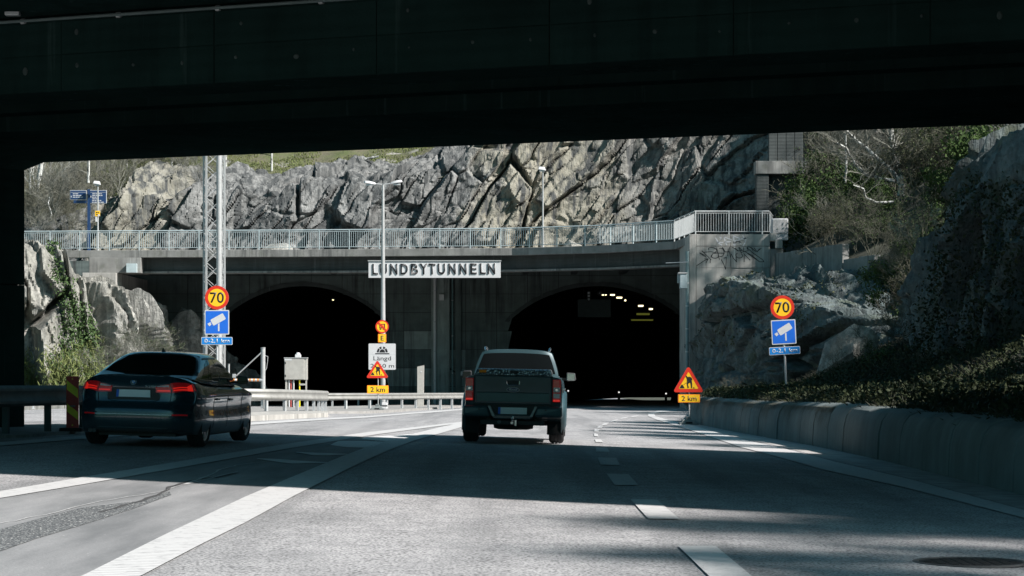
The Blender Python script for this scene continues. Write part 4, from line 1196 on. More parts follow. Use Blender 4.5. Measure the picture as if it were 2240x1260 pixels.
# --- the birch with three stems and others, placed at their pictured spots
def stem_tree(label, Y, stems, seed, name='birch_tree', twigs=26, tw=1.3, wood='birch'):
    """stems: list of [(px, py, radius)...] read off the photograph, at distance Y with slight depth wander"""
    rn = random.Random(seed); px, py = stems[0][0][:2]; base = P(px, py, Y)
    t = thing(name, label, 'tree', base); 
    for s_ in stems:
        segs = []; pts = []
        for k, (x, y_, r) in enumerate(s_):
            q = P(x, y_, Y) - base; q.y += rn.uniform(-.25, .25) * k; pts.append((q, r))
        for (a, r0), (b, r1) in zip(pts[:-1], pts[1:]):
            n = 3; prev = a
            for j in range(1, n + 1):
                c = a.lerp(b, j / n) + (Vector((rn.gauss(0, .03), rn.gauss(0, .03), 0)) if j < n else Vector())
                segs.append((prev, c, r0 + (r1 - r0) * (j - 1) / n, r0 + (r1 - r0) * j / n)); prev = c
        tips = []; tw_s = []
        big = list(segs)
        for _ in range(twigs):
            a, b, r0, r1 = rn.choice(big[len(big) // 4:] or big); an = rn.uniform(0, 6.28)
            branch(rn, tw_s, tips, b, Vector((math.cos(an), math.sin(an), .5)).normalized(), tw * rn.uniform(.5, 1.2), max(.012, r1 * .35), 1, 3, .2, .2, .6, 2, .55)
        obj('stem' if len(stems) > 1 else 'trunk', tubes(segs), MT[wood], t, fix=False, smooth=60)
        obj('twigs', tubes(tw_s), MT['twig_pale'], t, fix=False)
    return t
stem_tree('large white birch with forked stems and a crooked low limb above the stepped wall', 116,
          [[(1970, 430, .20), (1972, 400, .18), (1962, 350, .17), (1955, 300, .16), (1952, 240, .14), (1948, 180, .10)],
           [(1966, 392, .12), (1935, 360, .10), (1900, 328, .09), (1868, 300, .075), (1835, 270, .06), (1800, 240, .04)],
           [(1966, 398, .11), (1930, 392, .09), (1895, 382, .085), (1868, 358, .07), (1850, 325, .06), (1825, 315, .045)]], 5, twigs=60, tw=1.5)
stem_tree('slim yellowish tree standing behind the large birch', 121, [[(1925, 425, .10), (1915, 380, .09), (1900, 330, .08), (1890, 280, .07), (1880, 220, .05)]], 6, 'slender_tree', wood='twig_pale')
stem_tree('thin white birch left of the large birch', 124, [[(1849, 400, .07), (1850, 360, .06), (1851, 330, .05), (1852, 230, .04)]], 7)
stem_tree('short white birch stem near the top of the slope right of the large birch', 130, [[(2088, 330, .12), (2090, 300, .11), (2092, 260, .10), (2094, 200, .08)]], 8)
stem_tree('leaning grey tree between the birches at the top right', 128, [[(2085, 345, .09), (2110, 310, .08), (2140, 275, .07), (2180, 230, .05)]], 9, 'leaning_tree', wood='twig_pale')
stem_tree('white birch at the right edge above the tall rock', 112, [[(2196, 330, .13), (2198, 300, .12), (2206, 265, .11), (2212, 200, .09)]], 10)
stem_tree('bare tree with pale crooked branches at the right edge', 118, [[(2225, 340, .10), (2190, 320, .07), (2165, 300, .06), (2140, 310, .05), (2110, 290, .04)]], 11, 'crooked_tree', wood='twig_pale')
stem_tree('pale limb arching out of the bushes under the large birch', 113, [[(1955, 442, .07), (1920, 443, .065), (1895, 432, .05), (1885, 415, .045), (1860, 408, .03)]], 12, 'bent_tree', twigs=8, wood='birch')
# --- trees beyond the top of the right slope that close off the sky and cast the shade on the lanes
gT = 'bare trees along the top of the right slope'
k = 0
for x, y, h_ in [(27, 120, 9), (31, 128, 10), (36, 138, 11), (26, 134, 9), (31, 146, 10), (22, 90, 9), (38, 152, 11), (27, 152, 10), (42, 140, 10)]:
    place('t%d' % (k % 2), (x, y, float(rh_z(np.float64(x), np.float64(y)))), rnd.uniform(0, 6), rnd.uniform(.9, 1.2), 'tall leafless tree on the right slope', gT, mk_tree(20 + k % 2, 9, 'twig')); k += 1
gE = 'trees on the embankment beyond the right edge'
k = 0
for x, y, z, s in [(19, 44, 6.5, 1.1), (25, 52, 7.5, 1.0), (27, 64, 9, 1.1), (27, 76, 9.5, 1.0), (17.4, 13, 2.0, 1.7), (18, 8, 2.0, 1.75), (16.9, 18, 1.5, 1.65), (28, 58, 9, 1.3), (18, 50, 7.3, .9), (18.5, 56, 7.3, .9), (19, 61, 7.3, .9), (19.5, 66, 7.4, .95), (20, 71, 7.6, .75), (20.8, 76, 7.2, .7), (21.5, 81, 7.2, .7), (21.5, 87, 7.4, 1.0), (21.5, 54, 9, 1.0), (22.2, 60, 9.2, 1.0), (22.5, 66, 9.4, 1.0), (23.3, 70, 9.5, .9), (25, 80, 9.5, .8), (17.5, 46, 7, .9), (16.4, 33, 5, .9), (15.5, 44, 3.5, 1.0), (16.8, 38, 5, .9), (21.5, 93, 8, 1.0)]:
    place('e', (x, y, z), rnd.uniform(0, 6), s, 'bushy leafy tree beyond the right edge', gE, mk_tree(30, 6.5, 'twig', 26000, 'leafy_tree', .12)); k += 1
# --- wood on the hillside top left
gL = 'thin bare trees on the hillside top left'
for i in range(26):
    px = 60 + 560 * rnd.random() ** 1.3; Y = rnd.uniform(160, 188); x = (px - 1120) * Y / F
    z = float(hill_z(np.float64(x), np.float64(Y)))
    place('l%d' % (i % 3), (x, Y, z), rnd.uniform(0, 6), rnd.uniform(.7, 1.1), 'slender leafless tree on the left hillside', gL, mk_tree(40 + i % 3, 9, ['twig', 'twig_pale', 'birch'][i % 3], 0, 'hillside_tree', .11))
stem_tree('thin white birch trunk behind the blue wayfinding sign', 150, [[(193, 400, .10), (193, 370, .09), (192, 330, .08)]], 13, twigs=6)
stem_tree('leaning pinkish birch trunk at the top left corner of the opening', 152, [[(84, 394, .16), (88, 370, .15), (94, 340, .13)]], 14, twigs=8)
stem_tree('thin pale sapling on the left rock slope', 147, [[(112, 480, .05), (108, 450, .04), (106, 430, .03)]], 15, 'sapling', twigs=4)
gS = {'b1': 'brown undergrowth shrubs on the left hillside', 'b2': 'pale undergrowth shrubs on the left hillside'}
for i in range(34):
    px = 50 + 420 * rnd.random() ** 1.1; Y = rnd.uniform(153.5, 176); x = (px - 1120) * Y / F
    z = float(hill_z(np.float64(x), np.float64(Y)))
    kd = rnd.choice(['b1', 'b2'])
    place(kd, (x, Y, z), rnd.uniform(0, 6.28), rnd.uniform(.7, 1.2), {'b1': 'brown leafless shrub on the left hillside', 'b2': 'pale leafless shrub on the left hillside'}[kd], gS[kd], None)
lg = thing('fallen_log', 'pale fallen log on the grass at the top of the cliff', 'log', P(800, 350, 158.5))
obj('log_trunk', tubes([(Vector((-.9, 0, -.08)), Vector((-.1, .1, .06)), .09, .10), (Vector((-.1, .1, .06)), Vector((.9, 0, .26)), .10, .06)]), MT['birch'], lg, fix=False)
for a_, b__ in (((.2, .1, .1), (.8, .2, .5)), ((-.5, 0, 0), (-1.2, .1, -.1))): obj('log_branch', tubes([(Vector(a_), Vector(b__), .035, .015)]), MT['birch'], lg, fix=False)
# shrubs and brambles along rock ledges: left slope below the signs
for i, (px, py, Y, s) in enumerate([(70, 470, 148, .8), (120, 440, 150, .9), (150, 500, 146, .6), (90, 510, 145, .6), (170, 420, 151, .9), (260, 400, 152, .8), (130, 540, 138.5, .4), (100, 545, 138.5, .4), (210, 470, 148, .5)]):
    p = P(px, py, Y); place('b2' if i % 2 else 'b1', (p.x, p.y, p.z - .6), rnd.uniform(0, 6), s, 'leafless shrub on the far left rock slope', 'shrubs on the far left rock slope', None)

# ivy and creepers: leaves scattered on the rock faces (uncountable)
def ivy(name, label, GX, mask, n, s0, s1, mat, off=.10, seed=0, droop=0):
    X, Y, Z = GX; rs = np.random.RandomState(seed)
    i = rs.randint(0, X.shape[0] - 1, n * 6); j = rs.randint(0, X.shape[1] - 1, n * 6)
    C = np.stack([X[i, j], Y[i, j], Z[i, j]], 1)
    w = mask(C[:, 0], C[:, 1], C[:, 2]); keep = rs.rand(len(w)) < w
    C = C[keep][:n]; n = len(C)
    C = C + rs.normal(0, 1, (n, 3)) * off * np.array([1, 1, 1]) + np.array([0, -off, 0])
    A = rs.normal(0, 1, (n, 3)) + np.array([0, -.3, -droop]); A /= np.linalg.norm(A, axis=1)[:, None]
    B = np.cross(A, rs.normal(0, 1, (n, 3))); B /= np.linalg.norm(B, axis=1)[:, None]
    S = rs.uniform(s0, s1, (n, 1)); W_ = .6 if not droop else .12
    V = np.stack([C - A * S, C - B * S * W_, C + A * S, C + B * S * W_], 1).reshape(-1, 3)
    mb = MB(); mb.v = [tuple(v) for v in V.tolist()]; mb.f = [(4 * q, 4 * q + 1, 4 * q + 2, 4 * q + 3) for q in range(n)]
    o = obj(name, mb, mat, fix=False); tag(o, label, 'creeper', kind='stuff'); return o
def topx(x, y): return 1120 + x / y * F
def topy(y, z): return 800 - (z - CAMZ) / y * F
def lmask(x, y, z):
    px = topx(x, y); py = topy(y, z)
    c = np.interp(py, [560, 620, 680, 740, 800, 860], [118, 140, 160, 170, 180, 190]); w = np.interp(py, [560, 620, 680, 740, 800, 860], [10, 24, 34, 52, 75, 90])
    d = np.abs(px - c) / w + .5 * fbm(x * 1.2, z * 1.2, 5)
    return np.clip(1.5 - d * 1.3, 0, 1) * (fbm(x * 2.2, z * 2.2, 8) > -.16)
ivy('ivy', 'green ivy climbing the pale rock outcrop on the left', LG, lmask, 26000, .05, .12, MT['ivy'], .14, 1)
def lmask2(x, y, z):
    px = topx(x, y); py = topy(y, z)
    return np.clip((py - np.interp(px, [50, 120, 200, 260, 330], [770, 760, 740, 790, 800])) / 40, 0, 1) * (px < 330) + .5 * (px > 330) * (px < 400) * (py > 800)
ivy('hanging_grass', 'long hanging grass at the foot of the left rock', LG, lmask2, 30000, .10, .28, MT['grass'], .25, 2, 1.6)
def bmask(x, y, z):
    px = topx(x, y); py = topy(y, z)
    return np.clip((px - np.interp(py, [330, 430, 540, 700, 850], [2090, 2075, 2040, 1985, 1940])) / 30, 0, 1) * np.clip((py - 385) / 50, 0, 1) * (.6 + 1.3 * (fbm(x * .9, z * .9, 6) + .5))
ivy('ivy', 'dark ivy covering the tall rock at the right edge', BG, bmask, 130000, .03, .075, MT['darkivy'], .16, 3)
def rmask(x, y, z):
    py = topy(y, z); return np.clip((fbm(x * .7, y * .7 + z, 7) - .08) * 8, 0, 1) * (py < 760) * .8
ivy('moss_tufts', 'mossy tufts on the shaded rock below the stepped wall', RG, rmask, 7000, .03, .08, MT['dryleaf'], .05, 4)

# undergrowth on the bank above the barrier
def cover(name, label, cat, xs_, ys_, zf, n, h0, h1, mat, seed, dens=None, wid=.02, lean=.6):
    rs = np.random.RandomState(seed); x = rs.uniform(*xs_, n); y = rs.uniform(*ys_, n)
    if dens is not None:
        k_ = rs.rand(n) < dens(x, y); x = x[k_]; y = y[k_]; n = len(x)
    z = zf(x, y) - .02; h = rs.uniform(h0, h1, n)[:, None]; C = np.stack([x, y, z], 1)
    D = np.stack([rs.normal(0, lean, n), rs.normal(0, lean, n), np.ones(n)], 1); D /= np.linalg.norm(D, axis=1)[:, None]
    B = np.cross(D, rs.normal(0, 1, (n, 3))); B /= np.linalg.norm(B, axis=1)[:, None]
    V = np.stack([C - B * wid, C + B * wid, C + D * h * .6 + B * wid * .7 + np.array([0, 0, .0]), C + D * h + np.array([0, 0, -.12]) * h], 1).reshape(-1, 3)
    mb = MB(); mb.v = [tuple(v) for v in V.tolist()]; mb.f = [(4 * q, 4 * q + 1, 4 * q + 2, 4 * q + 3) for q in range(n)]
    o = obj(name, mb, mat, fix=False); tag(o, label, None, kind='stuff'); return o
def sbank(x, y): return bank_z(x, y)
ds = lambda x, y: ((x - bxb(y)) > .12) * np.clip(1.6 - (x - bxb(y)) * .12, 0, 1)
cover('dry_undergrowth', 'dry twiggy undergrowth on the bank above the barrier', None, (6.2, 17), (30, 112), sbank, 80000, .12, .42, MT['bramble'], 5, ds, .006, 1.2)
rs_ = np.random.RandomState(31); n_l = 90000
sx_ = rs_.uniform(.15, 6.5, n_l); yy_ = rs_.uniform(24, 84, n_l); xx_ = bxb(yy_) + sx_
kp = (fbm(xx_ * .8, yy_ * .8, 12) > -.12); xx_ = xx_[kp]; yy_ = yy_[kp]
Lp = [Vector(p) for p in zip(xx_.tolist(), yy_.tolist(), (bank_z(xx_, yy_) + rs_.uniform(0, .28, len(xx_))).tolist())]
o = obj('bank_creeper', leaf_cards(Lp, random.Random(8), 70000, .05, .025, .06), MT['darkivy'], fix=False); tag(o, 'dark green creeper leaves covering the bank above the barrier', 'creeper', kind='stuff')
cover('bank_grass', 'dark grass along the top of the barrier near the right edge', None, (6.3, 9.5), (24, 60), sbank, 30000, .08, .26, MT['dryleaf'], 6, ds, .008, .5)
cover('cliff_top_grass', 'grass on the hillside above the cliff', None, (-32, 4), (155.6, 176), hill_z, 50000, .08, .26, MT['grass'], 7, lambda x, y: (fbm(x * .4, y * .4, 3) > -.06) * 1.0, .03, .5)
# creepers spilling over the barrier
rs = random.Random(9); mb = MB()
for k in range(2600):
    y = rs.uniform(44, 78); 
    if rs.random() > .35 + .65 * (math.sin(y * 1.3) * .5 + .5): continue
    x = float(bx(y)) + .35; z = float(G(6.2, y)) + .87; p = Vector((x + rs.uniform(0, .4), y, z)); q = Vector((float(bx(y)) + .13, y + rs.uniform(-.1, .1), z - .08)); L = rs.uniform(.05, .5)
    r_ = Vector((float(bx(y)) + .0 - .02, y + rs.uniform(-.25, .1), z - .12 - L))
    w = Vector((0, .011, 0)); mb.add([p - w, p + w, q + w, q - w, r_], [(0, 1, 2, 3), (3, 2, 4)])
o = obj('creeping_stems', mb, MT['twig'], fix=False); tag(o, 'dry stems spilling over the top of the concrete barrier', None, kind='stuff')
# shrubs on the bank
for i, (px, py, Y, s) in enumerate([(1600, 870, 90, .35), (1655, 868, 92, .4), (1760, 868, 82, .4), (1820, 850, 82, .5), (1880, 860, 76, .45), (1935, 850, 74, .6), (1960, 780, 78, .7), (1990, 700, 82, .8), (1950, 650, 92, .8), (2000, 620, 90, .8), (2010, 560, 94, .9),
                                    (1900, 800, 84, .5), (2060, 880, 62, .5), (2130, 890, 58, .5), (1720, 860, 88, .35)]):
    p = P(px, py, Y); kd = ['b1', 'b3', 'd1', 'b1', 'b4', 'd2'][i % 6]
    place(kd, (p.x, p.y, p.z - .35), rnd.uniform(0, 6), s, {'b1': 'small brown shrub above the barrier', 'b3': 'withered shrub on the bank above the barrier', 'd1': 'low dark bush on the bank above the barrier', 'b4': 'budding shrub on the bank above the barrier', 'd2': 'dark green bush against the tall rock'}[kd],
          {'b1': 'brown shrubs on the bank', 'b3': 'withered shrubs on the bank', 'd1': 'low bushes on the bank', 'b4': 'budding shrubs on the bank', 'd2': 'green bushes by the tall rock'}[kd], None)
# budding pale shrub in front of the tall rock
sg, tp = shrub_proto(77, 4, 1.5, 2, .02)
plant('blossoming_shrub', 'small shrub with pale buds hanging beside the tall rock', 'shrub', P(2015, 545, 70), sg, leaf_cards(tp, random.Random(7), 520, .05, .025, .05), MT['twig_pale'], M('pale_buds', (.30, .32, .22), .7, 0, .2, 3), s=.65)
# weeds near the island and left rock foot
for i, (px, py, Y, s) in enumerate([(255, 800, 124, .35), (300, 790, 125, .4), (350, 790, 126, .4), (225, 820, 124, .4), (275, 770, 126, .35)]):
    p = P(px, py, Y); place('b2' if i % 2 else 'b4', (p.x, p.y, p.z - .5), rnd.uniform(0, 6), s * 1.6, 'thin bush behind the saloon', 'thin bushes behind the saloon', None)

# copies that share a label get their place in the row
def ordinals():
    W_ = ['first', 'second', 'third', 'fourth', 'fifth', 'sixth', 'seventh', 'eighth', 'ninth', 'tenth', 'eleventh', 'twelfth', 'thirteenth', 'fourteenth', 'fifteenth', 'sixteenth'] + ['seventeenth', 'eighteenth', 'nineteenth', 'twentieth'] + ['twenty-' + q for q in ('first', 'second', 'third', 'fourth', 'fifth', 'sixth', 'seventh', 'eighth', 'ninth')] + ['thirtieth'] + ['thirty-' + q for q in ('first', 'second', 'third', 'fourth')]
    by = {}
    for o in COL.objects:
        if o.parent is None and 'label' in o and 'group' in o: by.setdefault(o['label'], []).append(o)
    for lb, L in by.items():
        if 1 < len(L) <= 34:
            L.sort(key=lambda o: o.location.x / max(1, o.location.y))
            for k, o in enumerate(L):
                o['label'] = ('leftmost ' if k == 0 else 'rightmost ' if k == len(L) - 1 else W_[k] + ' from the left of the ') + (lb if k in (0, len(L) - 1) else lb)
ordinals()
# ---------------------------------------------------------------- signs and street furniture
def place_at(px, py_base, Y): return P(px, py_base, Y)
def rrect(w, h, r, n=5):
    out = []
    for cx, cz, a0 in ((w / 2 - r, h / 2 - r, 0), (-w / 2 + r, h / 2 - r, 90), (-w / 2 + r, -h / 2 + r, 180), (w / 2 - r, -h / 2 + r, 270)):
        for k in range(n + 1): t = R(a0 + 90 * k / n); out.append((cx + r * math.cos(t), cz + r * math.sin(t)))
    return out
def shift(poly, cx, cz, rot=0):
    c, s = math.cos(R(rot)), math.sin(R(rot)); return [(cx + x * c - z * s, cz + x * s + z * c) for x, z in poly]
def plate(name, parent, cx, cz, w, h, border, field, bw, y=0, r=.03):
    """sign plate: grey backing, border sheet, field sheet"""
    b = obj(name, MB().prism(shift(rrect(w, h, r), cx, cz), y, y + .025), MT['galv'], parent)
    obj('border', MB().prism(shift(rrect(w, h, r), cx, cz), y - .004, y - .0005), border, b)
    obj('field', MB().prism(shift(rrect(w - 2 * bw, h - 2 * bw, max(.008, r - bw * .4)), cx, cz), y - .008, y - .0045), field, b)
    return b
def cam_sign(t, cx, cz, w, y):
    b = plate('camera_plate', t, cx, cz, w, w, MT['white'], MT['blue'], w * .04, y)
    k = w / 225            # crop units
    def u(x, z): return (cx + (x - 187) * k, cz + (435 - z) * k)
    bod = shift(rrect(132 * k, 62 * k, 10 * k), *u(198, 409), rot=29)
    m = MB().prism(bod, y - .012, y - .0085)
    m.prism([u(127, 434), u(100, 449), u(118, 472), u(137, 456)], y - .012, y - .0085)
    m.prism([u(197, 450), u(197, 517), u(211, 517), u(211, 442)], y - .012, y - .0085)
    obj('camera_symbol', m, MT['white'], b); return b
def speed_sign(label, px, Yd, cy, py_post0, tilt, pyb, post_off=0):
    p = P(px, pyb, Yd); s = Yd / F
    t = thing('speed_camera_sign', label, 'road sign', p, 0, 'speed signs with camera plates')
    t.rotation_euler = (0, R(tilt), 0)
    Z = lambda py: (pyb - py) * s
    h = Z(cy - 20)
    obj('post', MB().tube((post_off, .06, -.3), (post_off, .06, h), .038, n=12), MT['galv'], t, smooth=60)
    r = 26 * s
    d = obj('speed_disc', MB().disc(0, Z(cy), r, 0, .02), MT['galv'], t)
    obj('red_ring', MB().disc(0, Z(cy), r, -.004, -.0005, 48, r * .74), MT['red'], d)
    obj('yellow_field', MB().disc(0, Z(cy), r * .745, -.004, -.0005, 48), MT['yellow'], d)
    txt('speed_number', '70', MT['black'], d, 0, Z(cy), r * .90, r * 1.18, -.005, .003, .012)
    w = 53.5 * s; cz = Z(cy) - (26 + 27 + 1) * s
    cam_sign(t, 0, cz, w, -.002)
    cz2 = cz - (27 + 13.5) * s + .02
    b = plate('distance_plate', t, 0, cz2 - 1.5 * s, 68 * s, 17 * s, MT['white'], MT['lblue'], 1.1 * s, -.004, .03)
    txt('distance_text', '0-2,1 km', MT['white'], b, 0, cz2 - 1.7 * s, 10 * s, 55 * s, -.013, .003, .010)
    for z in (Z(cy), cz, cz2): obj('clamp', MB().box(post_off - .06, post_off + .06, .026, .10, z - .03, z + .03), MT['galv'], t)
    return t
speed_sign('70 sign with camera plate in front of the lattice mast on the left', 474.5, 84, 651, 0, 0, 906)
speed_sign('70 sign with camera plate on a leaning post above the right barrier', 1722, 84.5, 672, 0, -3.0, 872)
rp = thing('marker_post', 'short white marker post beside the foot of the leaning sign post', 'marker post', P(1729, 878, 84))
obj('stub', MB().tube((0, 0, -.1), (0, 0, .32), .035, n=10), MT['white'], rp); obj('cap', MB().tube((0, 0, .32), (0, 0, .35), .04, n=10), MT['galv'], rp)

def work_sign(label, px, Yd, py_top, py_bot, tw, plate_c, ph, pw_, py_ground):
    """red and yellow roadworks triangle over a 2 km plate on a foot"""
    s = Yd / F; p = P(px, py_ground, Yd)
    t = thing('roadworks_sign', label, 'road sign', p, 0, 'roadworks triangles with 2 km plates')
    Z = lambda py: (py_ground - py) * s
    w = tw * s; h = (py_bot - py_top) * s; z0 = Z(py_bot)
    obj('post', MB().tube((.03, .05, .05), (.03, .05, Z(py_top + 12)), .022, n=10), MT['galv_light'], t, smooth=60)
    rc = w * .062
    A = [(-w / 2 + rc, z0 + rc), (w / 2 - rc, z0 + rc), (0, z0 + h - rc * 1.9)]
    def rtri(k):
        out = []
        for (x, z), a0 in zip(A, (150, 270, 30)):
            for j in range(7): a_ = R(a0 + 120 * j / 6); out.append((x + rc * k * math.cos(a_), z + rc * k * math.sin(a_)))
        return out
    b = obj('triangle', MB().prism(rtri(1), 0, .02), MT['galv'], t)
    obj('red_border', MB().prism(rtri(1), -.004, -.0005), MT['red'], b)
    cx, cz = 0, z0 + h * .36
    inner = [(cx + (x - cx) * .70, cz + (z - cz) * .70) for x, z in rtri(.6)]
    obj('yellow_field', MB().prism(inner, -.008, -.0045), MT['yellow'], b)
    k = w / 495
    def u(L_): return [((x - 520) * k, z0 + (608 - z) * k) for x, z in L_]
    m = MB()
    y0, y1 = -.012, -.0085
    m.prism(u([(470, 327), (480, 318), (492, 324), (500, 345), (494, 362), (480, 352)]), y0, y1)
    m.prism(u([(484, 352), (500, 343), (540, 340), (570, 352), (583, 372), (548, 440), (520, 436), (497, 400)]), y0 - .0005, y1)
    m.prism(u([(568, 352), (590, 385), (586, 402), (573, 396), (560, 372)]), y0, y1 + .0004)
    m.prism(u([(545, 420), (578, 400), (584, 470), (584, 536), (566, 536), (560, 480)]), y0 - .001, y1)
    m.prism(u([(490, 452), (520, 420), (552, 436), (516, 462), (512, 484), (526, 518), (522, 536), (508, 536), (500, 500)]), y0 - .0015, y1)
    m.prism(u([(362, 540), (398, 478), (416, 474), (456, 538)]), y0, y1)
    m.prism(u([(592, 540), (612, 518), (632, 540)]), y0, y1)
    m.prism(u([(430, 478), (500, 432), (503, 437), (433, 484)]), y0 - .002, y1)
    m.prism(u([(500, 362), (512, 365), (506, 430), (492, 455)]), y0 - .0025, y1)
    obj('worker_symbol', m, MT['black'], b)
    pc = Z(plate_c)
    b2 = plate('distance_plate', t, .02, pc, pw_ * s, ph * s, MT['orange'], MT['yellow'], .02, 0, .015)
    txt('distance_text', '2 km', MT['black'], b2, .02, pc, ph * s * .60, pw_ * s * .68, -.0085, .003, .012)
    f = MB()
    f.hexa([(-.26, -.30, .0), (.26, -.30, 0), (.26, .30, 0), (-.26, .30, 0)], [(-.20, -.22, .17), (.20, -.22, .17), (.20, .22, .17), (-.20, .22, .17)])
    f.box(-.08, .08, -.08, .08, .17, .26); f.box(-.30, -.12, -.34, .34, 0, .08); f.box(.12, .30, -.34, .34, 0, .08)
    obj('rubber_foot', f, MT['grey_plastic'], t, bevel=.015)
    obj('foot_slot', MB().box(-.10, .10, -.305, -.25, .05, .10), MT['black'], t)
    return t
gy = lambda px, Y: 800 + (CAMZ - float(G((px - 1120) * Y / F, Y))) * F / Y
work_sign('roadworks triangle with 2 km plate standing in front of the length sign', 825.5, 100, 787, 827, 46, 852, 18, 47, gy(825, 100) - 5)
work_sign('roadworks triangle with 2 km plate at the far end of the concrete barrier', 1506, 72, 800, 858, 62.5, 871.5, 18, 48, gy(1506, 72))
db = thing('debris', 'bits of pale litter on the shoulder beside the right roadworks sign', 'litter', (*ground_at(1541, 927), 0)); db.location.z = float(G(5.7, 66)) 
for k in range(5): obj('scrap', MB().box(-.06 + k * .05, -.02 + k * .05, -.05 * (k % 3), .05, .0, .03 + .02 * (k % 2)), MT['white'], db)

# double-armed lamp post with tunnel signs
YL = 110.0
bpy_ = gy(838, YL) - 3
lp = thing('street_lamp', 'tall double-armed lamp post behind the tunnel length sign', 'street lamp', P(838, bpy_, YL))
zz_ = lambda py: (bpy_ - py) * YL / F
obj('pole', MB().tube((0, 0, -.1), (0, 0, zz_(700)), .115, .11, 16).tube((0, 0, zz_(700)), (0, 0, zz_(404)), .11, .062, 16), MT['galv_light'], lp, smooth=60)
obj('base_collar', MB().tube((0, 0, -.05), (0, 0, .45), .16, .15, 16), MT['galv_light'], lp, smooth=60)
def lum(t, x0, x1, z0, z1, name='lamp_head', w=.11):
    """cobra-head style luminaire from arm root (x0,z0) to tip (x1,z1)"""
    d = x1 - x0; xa = x0 + d * .38
    a = obj('arm', MB().tube((x0, 0, z0), (xa, 0, z0 + (z1 - z0) * .38), .035, n=8), MT['galv_light'], t)
    L_ = []
    for f_, hh, ww in ((.36, .045, .05), (.5, .075, .11), (.7, .10, .16), (.92, .085, .14), (1.0, .03, .07)):
        x = x0 + d * f_; z = z0 + (z1 - z0) * f_
        L_.append([(x, -ww, z - .03), (x, -ww * .7, z + hh), (x, ww * .7, z + hh), (x, ww, z - .03)])
    vs = [p for r_ in L_ for p in r_]; n = 4
    fs = [(i * n + k, i * n + (k + 1) % n, (i + 1) * n + (k + 1) % n, (i + 1) * n + k) for i in range(len(L_) - 1) for k in range(n)] + [(0, 1, 2, 3), tuple(range(len(vs) - 1, len(vs) - 5, -1))]
    h_ = obj(name, MB().add(vs, fs), MT['lampwhite'], t, smooth=50, bevel=.01)
    obj('lamp_lens', MB().box(*sorted((x0 + d * .52, x0 + d * .9)), -.09, .09, (z0 + z1) / 2 - .10, (z0 + z1) / 2 - .035), MT['galv'], h_)
s_ = YL / F
lum(lp, -.05, (796 - 838) * s_, zz_(404), zz_(399)); lum(lp, .05, (880 - 838) * s_, zz_(404), zz_(397))
sg_ = thing('tunnel_info_signs', 'white tunnel length sign with an E plate and a round orange lorry ban above it', 'road sign', P(836, bpy_, YL - .3))
c1 = (835.5 - 836) * s_
obj('bracket', MB().box(-.03, .03, .03, .18, zz_(812), zz_(704)), MT['galv'], sg_)
r = 14.5 * s_
d = obj('ban_disc', MB().disc(0, zz_(715), r, 0, .02), MT['galv'], sg_)
obj('red_ring', MB().disc(0, zz_(715), r, -.004, -.0005, 40, r * .80), MT['red'], d)
obj('orange_field', MB().disc(0, zz_(715), r * .80, -.004, -.0005, 40), MT['yellow'], d)
z7 = zz_(715); q = r * .42
obj('vehicle_symbol', MB().prism([(-q, z7 - q * .6), (q * 1.05, z7 - q * .6), (q * 1.05, z7 + q), (-q, z7 + q)], -.007, -.0045).box(-q * .9, -q * .3, -.007, -.0045, z7 - q * 1.1, z7 - q * .7).box(q * .2, q * .8, -.007, -.0045, z7 - q * 1.1, z7 - q * .7), MT['black'], d)
obj('cargo_symbol', MB().box(-q * .75, q * .7, -.009, -.0075, z7 - q * .3, z7 + q * .72), MT['orange'], d)
dd = r * .62; ww = r * .10
obj('ban_bar', MB().prism([(-dd - ww, z7 + dd - ww), (-dd + ww, z7 + dd + ww), (dd + ww, z7 - dd + ww), (dd - ww, z7 - dd - ww)], -.012, -.0095), MT['red'], d)
b = plate('letter_plate', sg_, 0, zz_(740), 18 * s_, 18.5 * s_, MT['orange'], MT['yellow'], .03, 0, .02)
txt('letter', 'E', MT['black'], b, 0, zz_(740), 10.5 * s_, 6.5 * s_, -.0085, .003, .02)
W_ = 60 * s_; H_ = 58 * s_; zc = zz_(780.5)
b = plate('length_plate', sg_, 0, zc, W_, H_, MT['grey_plastic'], MT['white'], .015, 0, .05)
u = W_ / 333.0     # crop units: sign spans x 138..471, z 388..712
def uu(x, z): return ((x - 304.5) * u, zc + (550 - z) * u)
m = MB(); cx_, cz_ = 306, 500
for a0, a1 in ((0, 48), (52, 82), (98, 128), (132, 180)):
    pts = [uu(cx_ + 66 * math.cos(R(a)) , cz_ - 74 * math.sin(R(a))) for a in np.linspace(a0 + 2, a1 - 2, 6)] + [uu(cx_ + 42 * math.cos(R(a)), cz_ - 48 * math.sin(R(a))) for a in np.linspace(a1 - 2, a0 + 2, 6)]
    m.prism(pts, -.012, -.0085)
m.prism([uu(cx_ + 34 * math.cos(R(a)), cz_ - 40 * math.sin(R(a))) for a in np.linspace(0, 180, 14)], -.012, -.0085)
m.prism([uu(220, 508), uu(392, 508), uu(392, 520), uu(220, 520)], -.012, -.0085)
obj('tunnel_symbol', m, MT['black'], b)
obj('plate_seam', MB().box(-W_ / 2 + .03, W_ / 2 - .03, -.0095, -.0085, *sorted((uu(0, 523)[1], uu(0, 525.5)[1]))), MT['galv'], b)
txt('length_text', 'Längd', MT['black'], b, *uu(306, 578), 66 * u, 212 * u, -.0085, .003, .004)
txt('length_text', '2060 m', MT['black'], b, *uu(307, 660), 46 * u, 286 * u, -.0085, .003, .004)
bpx = thing('bollard', 'small white block at the foot of the double lamp post', 'bollard', P(841, gy(841, 107) - 1, 107))
